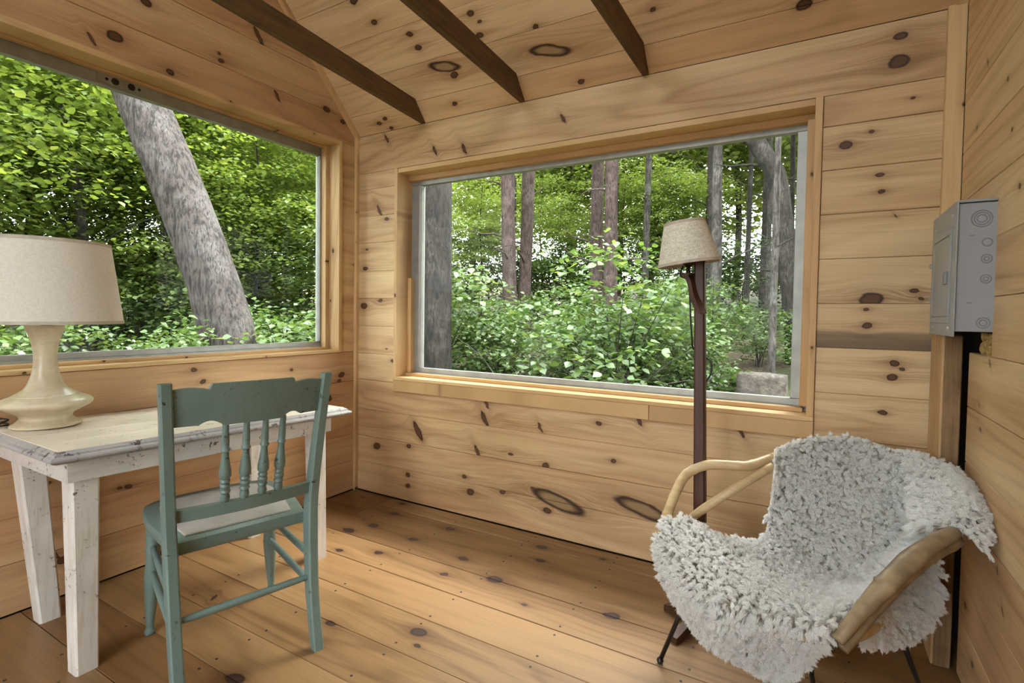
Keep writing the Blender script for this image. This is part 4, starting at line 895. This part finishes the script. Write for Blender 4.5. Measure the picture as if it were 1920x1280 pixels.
# leaf clouds -------------------------------------------------------
def leaf_mesh(name, cen, size, nrm, fwd, mat, wid=.42):
    n = len(cen); f = fwd-nrm*np.sum(fwd*nrm,1,keepdims=True); f /= np.linalg.norm(f,axis=1,keepdims=True)+1e-9; s = np.cross(nrm,f)
    T = np.array([(0,0,0),(wid*.75,.22,.05),(wid,.55,.06),(0,1,-.10),(-wid,.55,.06),(-wid*.75,.22,.05)])
    V = cen[:,None]+size[:,None,None]*(s[:,None]*T[None,:,0:1]+f[:,None]*T[None,:,1:2]+nrm[:,None]*T[None,:,2:3])
    me = bpy.data.meshes.new(name); me.vertices.add(n*6); me.vertices.foreach_set('co',V.reshape(-1).astype(np.float32))
    q = np.array([0,1,2,3,0,3,4,5]); L = (np.arange(n)[:,None]*6+q).reshape(-1)
    me.loops.add(n*8); me.loops.foreach_set('vertex_index',L.astype(np.int32)); me.polygons.add(n*2)
    me.polygons.foreach_set('loop_start',np.arange(n*2,dtype=np.int32)*4); me.update(calc_edges=True); me.materials.append(M[mat]); return me
def sprays(cen, rad, per, size, tilt=.35, thick=.18, dirs=None):
    # flat sprays of leaves around the given centres
    m = len(cen); c = np.repeat(cen,per,0); R_ = np.repeat(rad,per); a = fr.uniform(0,2*PI,m*per); r = np.sqrt(fr.random(m*per))*R_
    off = np.stack([np.cos(a)*r,np.sin(a)*r,fr.normal(0,1,m*per)*R_*thick-.25*r*r/np.maximum(R_,.01)],1)
    nn = np.stack([fr.normal(0,tilt,m*per),fr.normal(0,tilt,m*per),np.ones(m*per)],1); nn /= np.linalg.norm(nn,axis=1,keepdims=True)
    fw = np.stack([np.cos(a),np.sin(a),fr.normal(-.25,.25,m*per)],1)+fr.normal(0,.5,(m*per,3))
    return c+off, fr.uniform(size*.6,size*1.25,m*per), nn, fw
def ell(n, lo, hi, flat=1):
    # points in an ellipsoid between lo and hi
    p = fr.normal(size=(n,3)); p /= np.linalg.norm(p,axis=1,keepdims=True); p *= (fr.random((n,1))**(1/2.2)); lo,hi = np.array(lo),np.array(hi); return (lo+hi)/2+p*(hi-lo)/2
LM = {}
for k in range(4):
    c_ = ell(72,(-.8,-.8,.1),(.8,.8,1.6)); LM['shrub',k] = leaf_mesh('shrub_foliage',*sprays(c_,fr.uniform(.14,.30,72),28,.074,.42,.22),'leaf_shrub',.38)
for k in range(3):
    c_ = ell(120,(-1.5,-1.5,1.0),(1.5,1.5,5.6)); LM['sapling',k] = leaf_mesh('sapling_foliage',*sprays(c_,fr.uniform(.30,.6,120),84,.070,.40,.12),'leaf_maple',.44)
for k in range(3):
    c_ = ell(170,(-2.4,-2.4,2.0),(2.4,2.4,9.5)); LM['tree',k] = leaf_mesh('tree_foliage',*sprays(c_,fr.uniform(.5,1.0,170),44,.17,.45,.16),'leaf_far',.46)
c_ = ell(60,(-1.3,-1.3,.1),(1.3,1.3,3.4)); LM['fir',0] = leaf_mesh('fir_foliage',*sprays(c_,fr.uniform(.3,.6,60),70,.085,.3,.08),'leaf_pine',.10)
c_ = ell(60,(-.5,-.5,.0),(.5,.5,.42)); LM['herb',0] = leaf_mesh('herb_foliage',*sprays(c_,fr.uniform(.08,.16,60),9,.075,.5,.4),'leaf_shrub',.42)
def stems_mesh(name, n, h, spread, r, mat, sd):
    q = MB(); rg = random.Random(sd)
    for k in range(n):
        a = rg.uniform(0,2*PI); s = rg.uniform(.3,1)*spread; hh = h*rg.uniform(.6,1)
        P = catmull([(rg.uniform(-.06,.06),rg.uniform(-.06,.06),-.05),(math.cos(a)*s*.3,math.sin(a)*s*.3,hh*.4),(math.cos(a)*s,math.sin(a)*s,hh)],7); q.tube(P,[r*(1-.75*i/6) for i in range(7)],5,cap=False)
        for j in range(3):
            p = P[3+j]; b2 = rg.uniform(0,2*PI); q.tube([p,p+np.array((math.cos(b2)*.16*h,math.sin(b2)*.16*h,.10*h))],[r*.4,r*.15],4,cap=False)
    me = mesh(name,q.v,q.f,True); me.materials.append(M[mat]); return me
SM = {k:stems_mesh('stems',8,1.35,.55,.011,'bark_dark',k) for k in range(3)}
def trunk_mesh(name, pts, rad, mat, n=14, rough=.06, branches=0, sd=0, blen=1.2, steps=None):
    rg = random.Random(sd); m = steps or max(8,len(pts)*4); P = catmull(pts,m); R_ = np.interp(np.linspace(0,1,m),np.linspace(0,1,len(rad)),rad)
    q = MB().tube(P,list(R_),n,cap=True)
    for i,v in enumerate(q.v[:m*n]):
        c = Vector(P[i//n]); q.v[i] = c+(v-c)*(1+rg.uniform(-rough,rough)+rough*.8*math.sin((i%n)*2.1+i//n*.6))
    for b in range(branches):
        k = int(m*(.25+.7*b/branches)); p = P[min(k,m-1)]; a = rg.uniform(0,2*PI); L = blen*rg.uniform(.5,1.1); d = np.array((math.cos(a),math.sin(a),rg.uniform(-.05,.5)))
        side = np.array((-d[1],d[0],0)); bp = catmull([p,p+d*L*.35+np.array((0,0,.04)),p+d*L*.7+side*rg.uniform(-.15,.15)*L,p+d*L+side*rg.uniform(-.3,.3)*L+np.array((0,0,rg.uniform(-.2,.25)*L))],7)
        r0 = min(.03,R_[min(k,m-1)]*.24); q.tube(bp,[r0*(1-.8*i/6) for i in range(7)],6,cap=False)
    me = mesh(name,q.v,q.f,True); me.materials.append(M[mat]); return me
def tree(name, label, pts, rad, mat, cat='tree', branches=5, foliage=None, group=None, sd=0, n=12, rough=.06, blen=1.2, fsc=1, fz=0, frot=0):
    b = Vector(pts[0]); root = empty(name, b); tag(root, label, cat, group)
    link('trunk', trunk_mesh('trunk',[tuple(Vector(p)-b) for p in pts],rad,mat,n,rough,branches,sd,blen), None, root)
    for kd,off,s,rz in (foliage or ()):
        f = link('foliage', LM[kd], None, root); f['kind'] = 'stuff'; f.location = off; f.scale = (s,s,s); f.rotation_euler = (0,0,rz)
    return root
def up(x, y, dx, dy, h=9): return [(x,y,gz(x,y)-.1),(x+dx*.3,y+dy*.3,h*.3),(x+dx*.6,y+dy*.6,h*.6),(x+dx,y+dy,h)]
BR = 'trees seen through the wide back window'; BL = 'trees seen through the left window'
# the leaning trunk outside the left window
tree('leaning_tree','massive grey trunk leaning left just outside the left window',[(-1.60,.44,-.35),(-1.72,.38,.35),(-1.84,.31,.85),(-1.99,.24,1.40),(-2.27,.10,2.21),(-2.56,-.04,2.94),(-3.2,-.35,4.6),(-3.9,-.7,6.6)],[.30,.235,.215,.20,.195,.19,.17,.14],'bark_big',branches=0,n=44,rough=.022,foliage=[(('sapling',0),(-2.4,-1.2,4.2),1.0,.4)],group=BL,sd=3)
tree('slender_tree','slender dark branching tree left of the leaning trunk',[(-4.62,.42,-.1),(-4.72,.39,1.2),(-4.75,.38,1.77),(-4.84,.36,2.5),(-4.96,.31,3.11),(-5.06,.27,3.71),(-5.3,.2,5.2)],[.075,.062,.055,.048,.042,.036,.02],'bark_dark',branches=11,blen=1.7,foliage=[(('sapling',1),(.2,-.6,.6),1.0,1.1),(('sapling',0),(-.9,.9,.9),.9,2.2)],group=BL,sd=5)
for i,(x,y,dx,dy,r,mt,lab,sd) in enumerate((
  (-6.4,1.7,.05,.1,.04,'bark_pale','thin pale trunk right behind the leaning trunk base',21),(-8.5,5.1,.2,-.1,.075,'bark_dark','dark straight trunk right of the leaning trunk',22),
  (-9.5,6.9,-.2,.2,.10,'bark_red','reddish trunk deep in the woods of the left window',23),(-7.2,6.6,.3,.1,.05,'bark_pale','pale thin trunk near the right edge of left window',24),
  (-10.5,3.0,.1,.3,.12,'bark_dark','thick dark trunk far behind the slender tree',25),(-9.2,-.9,.3,.0,.07,'bark_pale','pale trunk at the far left behind the lampshade',26))):
    tree('forest_tree',lab,up(x,y,dx,dy),[r*1.15,r,r*.9,r*.7],mt,branches=5,foliage=[(('tree',i%3),(0,0,.6+.4*(i%2)),.9,i*1.1)],group=BL,sd=sd)
# trunks in the back window
for i,(x,y,dx,dy,r,mt,lab,sd,kd) in enumerate((
  (-1.27,2.42,-.12,.1,.165,'bark_dark','broad dark trunk at the left edge of the wide window',31,None),
  (-3.03,7.1,-.35,.1,.150,'bark_red','left one of the close pair of reddish trunks',32,0),(-3.33,8.15,.1,.2,.150,'bark_red','right one of the close pair of reddish trunks',33,1),
  (-1.88,8.95,-.1,.2,.145,'bark_red','left trunk of the pair near the window middle',34,2),(-1.24,8.15,-.15,.2,.145,'bark_red','right trunk of the pair near the window middle',35,0),
  (-.93,9.5,.02,.2,.075,'bark_pale','slim pale birch trunk left of the floor lamp shade',36,1),(.76,8.2,-.12,.1,.075,'bark_dark','dark trunk just right of the lamp shade',37,2),
  (1.0,7.15,-.1,.15,.085,'bark_pale','mottled pale trunk right of the lamp shade',38,None),(1.45,10.2,.05,.1,.075,'bark_dark','thin dark trunk in the bright gap of the window',39,0),
  (1.95,11.5,-.1,.1,.06,'bark_dark','very thin dark trunk before the bright sky gap',40,1),(2.35,10.6,.1,.1,.065,'bark_dark','thin trunk left of the crooked tree',41,2),
  (2.72,11.4,-.1,.0,.075,'bark_red','thin reddish trunk behind the crooked tree',42,0),(-2.2,10.8,.15,.1,.09,'bark_red','reddish trunk between the two trunk pairs',43,1),(1.25,9.0,.06,.1,.05,'bark_dark','thin dark trunk close to the mottled pale trunk',45,9),(1.62,9.4,-.05,.1,.045,'bark_pale','thin pale trunk between lamp shade and crooked tree',46,9),
  (2.15,8.8,.04,.1,.055,'bark_dark','dark trunk directly left of the crooked tree',47,9),(.2,10.5,.1,.1,.07,'bark_dark','dark trunk hidden partly by the lamp shade',48,9),(-4.2,9.0,.1,.1,.09,'bark_dark','dark trunk left of the reddish pair',49,9),(2.06,4.33,.0,.1,.036,'bark_pale','pale sapling stem at the right of the window',44,None))):
    tree('forest_tree',lab,up(x,y,dx,dy,9 if kd is not None else 8),[r*1.12,r,r*.9,r*.75],mt,branches=6 if kd is not None else 2,foliage=[(('tree',kd),(0,0,3.4),.6,i*1.3)] if kd in (0,) else None,group=BR,sd=sd)
tree('crooked_tree','thick crooked trunk bending left at the right of the window',[(2.25,6.75,-.1),(2.20,6.72,1.0),(2.09,6.68,1.9),(1.98,6.65,2.71),(1.90,6.62,3.27),(1.63,6.48,3.76),(1.30,6.3,4.3),(1.0,6.2,5.4)],[.16,.15,.14,.145,.14,.125,.11,.08],'bark_dark',branches=4,foliage=[(('tree',1),(-.4,0,3.2),.55,2)],group=BR,sd=50,n=20)
# saplings, firs, far trees -----------------------------------------
sap_trunk = [trunk_mesh('stem',[(0,0,-.2),(.05,.03,1.5),(-.04,.06,3.2),(.08,0,5.2)],[.03,.026,.018,.006],'bark_dark',7,.05,9,60+k,1.2) for k in range(3)]
tree_trunk = [trunk_mesh('trunk',[(0,0,-.3),(.08,.03,2.5),(-.05,.08,5.5),(.1,0,9.2)],[.12,.10,.08,.03],('bark_dark','bark_red','bark_pale')[k],9,.05,7,70+k,1.6) for k in range(3)]
fir_trunk = trunk_mesh('stem',[(0,0,-.2),(0,0,1.8),(0,0,3.5)],[.03,.022,.005],'bark_dark',7,.03,10,80,.8)
def plant(name, kind, k, x, y, s, rz, label, cat, group):
    r = empty(name,(x,y,gz(x,y)),rz); r.scale = (s,s,s); tag(r,label,cat,group)
    tm = {'sapling':sap_trunk[k%3],'tree':tree_trunk[k%3],'fir':fir_trunk,'shrub':SM[k%3]}.get(kind)
    if tm: link('stems' if kind == 'shrub' else 'trunk',tm,None,r)
    f = link('foliage',LM[kind,k%len([q for q in LM if q[0]==kind])],None,r); f['kind'] = 'stuff'; return r
R2 = random.Random(9)
GB = [(-4.0,5.4),(-4.6,8.6),(-3.4,10.2),(-2.0,11.0),(-.6,10.8),(-5.6,9.6),(-.4,11.6),(3.6,7.9),(-6.4,8.0),(3.1,6.0),(-4.4,11.5)]
for i,(x,y) in enumerate(GB): plant('maple_sapling','sapling',i,x+R2.uniform(-.2,.2),y+R2.uniform(-.2,.2),R2.uniform(.62,.86) if x < .6 else R2.uniform(.55,.7),R2.uniform(0,6),'leafy young maple in the thicket beyond the wide back window','sapling','young maples beyond the back window')
GL = [(-3.9,-1.3),(-4.3,1.3),(-3.9,2.2),(-4.6,-1.6),(-5.2,1.6),(-5.8,-.4),(-4.5,2.9),(-6.4,2.8),(-6.9,.7),(-5.6,4.2),(-7.5,-1.6),(-7.4,4.6),(-3.3,3.1)]
for i,(x,y) in enumerate(GL): plant('maple_sapling','sapling',i+1,x+R2.uniform(-.2,.2),y+R2.uniform(-.2,.2),R2.uniform(.7,.95),R2.uniform(0,6),'leafy young maple in the thicket beyond the left window','sapling','young maples beyond the left window')
FB = [(-8+i*1.9+R2.uniform(-.6,.6),12.5+R2.uniform(0,2)) for i in range(7)]+[(-9+i*2.4+R2.uniform(-.8,.8),16+R2.uniform(0,3)) for i in range(7)]+[(5+i*2.2,10+R2.uniform(0,5)) for i in range(3)]
def gap(x,y): s = (x-2.5)/(y+2.36); return -.19 < s < -.03
FB = [q for q in FB if not gap(*q)]+[(.2,15.5),(1.45,18.5)]
for i,(x,y) in enumerate(FB): plant('far_tree','tree',i,x,y,R2.uniform(.85,1.25),R2.uniform(0,6),'leafy tree deep in the woods beyond the wide back window','tree','distant trees beyond the back window')
FL = [(-11+R2.uniform(-1,1),-4+i*2.1+R2.uniform(-.6,.6)) for i in range(7)]+[(-15+R2.uniform(-1.5,1),-6+i*2.8+R2.uniform(-.8,.8)) for i in range(7)]
for i,(x,y) in enumerate(FL): plant('far_tree','tree',i,x,y,R2.uniform(.85,1.3),R2.uniform(0,6),'leafy tree deep in the woods beyond the left window','tree','distant trees beyond the left window')
TB = [(-9+i*1.25+R2.uniform(-.4,.4),9.5+R2.uniform(0,5)) for i in range(13)]
TB = [q for q in TB if not gap(*q)]
for i,(x,y) in enumerate(TB): plant('maple_sapling','sapling',i,x,y,R2.uniform(.5,.75),R2.uniform(0,6),'small maple far back in the woods of the wide window','sapling','far maples beyond the back window')
TL = [(-8.0+R2.uniform(-3,.8),-3+i*.95+R2.uniform(-.3,.3)) for i in range(13)]
for i,(x,y) in enumerate(TL): plant('maple_sapling','sapling',i,x,y,R2.uniform(.5,.8),R2.uniform(0,6),'small maple far back in the woods of the left window','sapling','far maples beyond the left window')
for i in range(16): x = -8+i*.75; plant('leafy_shrub','shrub',i,x+R2.uniform(-.3,.3),9.6+R2.uniform(0,3.5),R2.uniform(1.1,1.5),R2.uniform(0,6),'tall leafy bush behind the trunks of the wide window','shrub','tall bushes behind the trunks')
for i in range(12): y = -2.4+i*.7; plant('leafy_shrub','shrub',i,-6.2+R2.uniform(-3,.6),y,R2.uniform(1.2,1.6),R2.uniform(0,6),'tall leafy bush behind the leaning trunk','shrub','tall bushes behind the leaning trunk')
for i,(x,y,lab) in enumerate(((5.2,3.4,'unseen leafy tree added for shade right of the cabin, nearest its back corner'),(6.8,7.2,'unseen leafy tree added for shade right of the cabin, well behind its back corner'),(6.6,-.6,'unseen leafy tree added for shade right of the cabin, level with the armchair'),(-4.6,-4.8,'unseen leafy tree added for shade left of the cabin, behind the viewer'),(-6.6,-7.5,'unseen leafy tree added for shade far left of the cabin, behind the viewer'))): plant('added_shade_tree','tree',i,x,y,.8,i*1.7,lab,'tree','unseen trees added for shade beside the cabin')  # out-of-view trees added to keep open sky off the trunks outside
SB = [(-1.7,2.9),(-.9,3.3),(.4,3.2),(-1.3,4.0),(-.3,4.2),(.7,4.0),(1.1,4.2),(-2.2,3.9),(2.6,5.6),(1.8,6.2),(.2,5.0),(-.9,5.1),(-2.0,4.9),(-3.0,4.2),(1.2,5.1),(2.9,6.6),(-3.6,5.6),(.6,6.4)]
for i,(x,y) in enumerate(SB): plant('leafy_shrub','shrub',i,x+R2.uniform(-.15,.15),y+R2.uniform(-.15,.15),(R2.choice((.55,.7,.85,1.0,1.25)) if x < 1.3 else R2.uniform(.4,.65)),R2.uniform(0,6),'broad-leaved green shrub in the undergrowth beyond the wide back window','shrub','shrubs beyond the back window')
SLf = [(-1.5,-.9),(-1.5,-.2),(-2.2,.9),(-2.4,-1.4),(-2.7,.1),(-2.0,1.5),(-3.0,1.1),(-3.1,-.6),(-2.9,2.2),(-3.9,-.9),(-3.6,2.6),(-4.4,.9),(-1.7,.95),(-4.2,1.9)]
for i,(x,y) in enumerate(SLf): plant('leafy_shrub','shrub',i+1,x+R2.uniform(-.12,.12),y+R2.uniform(-.12,.12),R2.uniform(.72,.98),R2.uniform(0,6),'broad-leaved green shrub in the undergrowth beyond the left window','shrub','shrubs beyond the left window')
for i,(x,y,s) in enumerate(((3.5,5.0,.8),(1.2,5.6,.42),(2.6,7.6,.8))): plant('fir_sapling','fir',0,x,y,s,i*2,('small fir at the right edge beyond the wide window','low fir in the undergrowth right of the lamp pole','small fir behind the crooked trunk')[i],'sapling','firs beyond the back window')
plant('fir_sapling','fir',0,-3.0,3.0,.9,1,'small fir right of the leaning trunk','sapling',None)
HB = [(x+R2.uniform(-.25,.25),y+R2.uniform(-.25,.25)) for x in (-1.8,-.9,0,.9,1.7,2.4) for y in (1.7,2.4,3.3,4.4)]
HB = [q for q in HB if not (q[0] > 1.45 and q[1] < 4.1)]
for i,(x,y) in enumerate(HB): plant('ground_plant','herb',0,x,y,R2.uniform(.6,1.0),R2.uniform(0,6),'low leafy ground plant on the litter outside the back window','ground plant','ground plants outside the back window')
# dead twigs, and a stone block standing in for an unclear pale patch
q = MB(); rg = random.Random(3)
for k in range(46):
    a = rg.uniform(0,PI); p = Vector((.25+rg.gauss(0,.55),3.0+rg.gauss(0,.35),.12+rg.uniform(0,.25))); d = Vector((math.cos(a),math.sin(a)*.4,rg.uniform(-.1,.9))).normalized(); L = rg.uniform(.4,1.0)
    q.tube(catmull([p,p+d*L*.5+Vector((0,0,.05)),p+d*L+Vector((rg.uniform(-.1,.1),0,-.03))],5),[.007,.006,.005,.003,.0015],5,cap=False)
bp = q.build('brush_pile',M['bark_pale'],None,True); tag(bp,'tangle of dead grey twigs under the shrubs','brush',kind='stuff')
ts = NT('pale_rough_stone'); cs = ts.coord(); s1 = ts.noise(cs,9,5,.7); s2 = ts.noise(cs,30,4,.7); M['stone'] = ts.done(ts.mix(ts.ramp(s1,.35,.65),(.06,.048,.04),ts.mix(ts.ramp(s2,.4,.6),(.15,.132,.105),(.11,.092,.08))),.95,bump=s1,bstr=1,bdist=.03)
q = MB(); rg = random.Random(8); n = 8; vs = []; fs = []
for k,(ax_,sg_) in enumerate(((0,-1),(0,1),(1,-1),(1,1),(2,-1),(2,1))): pass
import itertools
grid = {}
for i,j,k in itertools.product(range(n+1),repeat=3):
    if 0 in (i,j,k) or n in (i,j,k):
        p = Vector((i/n-.5,j/n-.5,k/n-.5)); e = max(abs(p.x),abs(p.y),abs(p.z)); p = p*(1-.10*((p.length/.5)-1)); grid[i,j,k] = len(vs)
        vs.append((p.x*.50+rg.uniform(-.012,.012),p.y*.30+rg.uniform(-.012,.012),p.z*.50+rg.uniform(-.012,.012)))
for a_ in range(3):
    for s in (0,n):
        for i in range(n):
            for j in range(n):
                def K(u,v): c = [0,0,0]; c[a_] = s; c[(a_+1)%3] = u; c[(a_+2)%3] = v; return grid[tuple(c)]
                f = (K(i,j),K(i+1,j),K(i+1,j+1),K(i,j+1)); fs.append(f if s else f[::-1])
sb = q.add(vs,fs).build('stand_in_block',M['stone'],None,True); sb.location = (1.99,4.02,gz(1.99,4.02)+.21); tag(sb,'rough grey-brown stone block on the forest floor outside, stand-in for a blurred patch','stone')
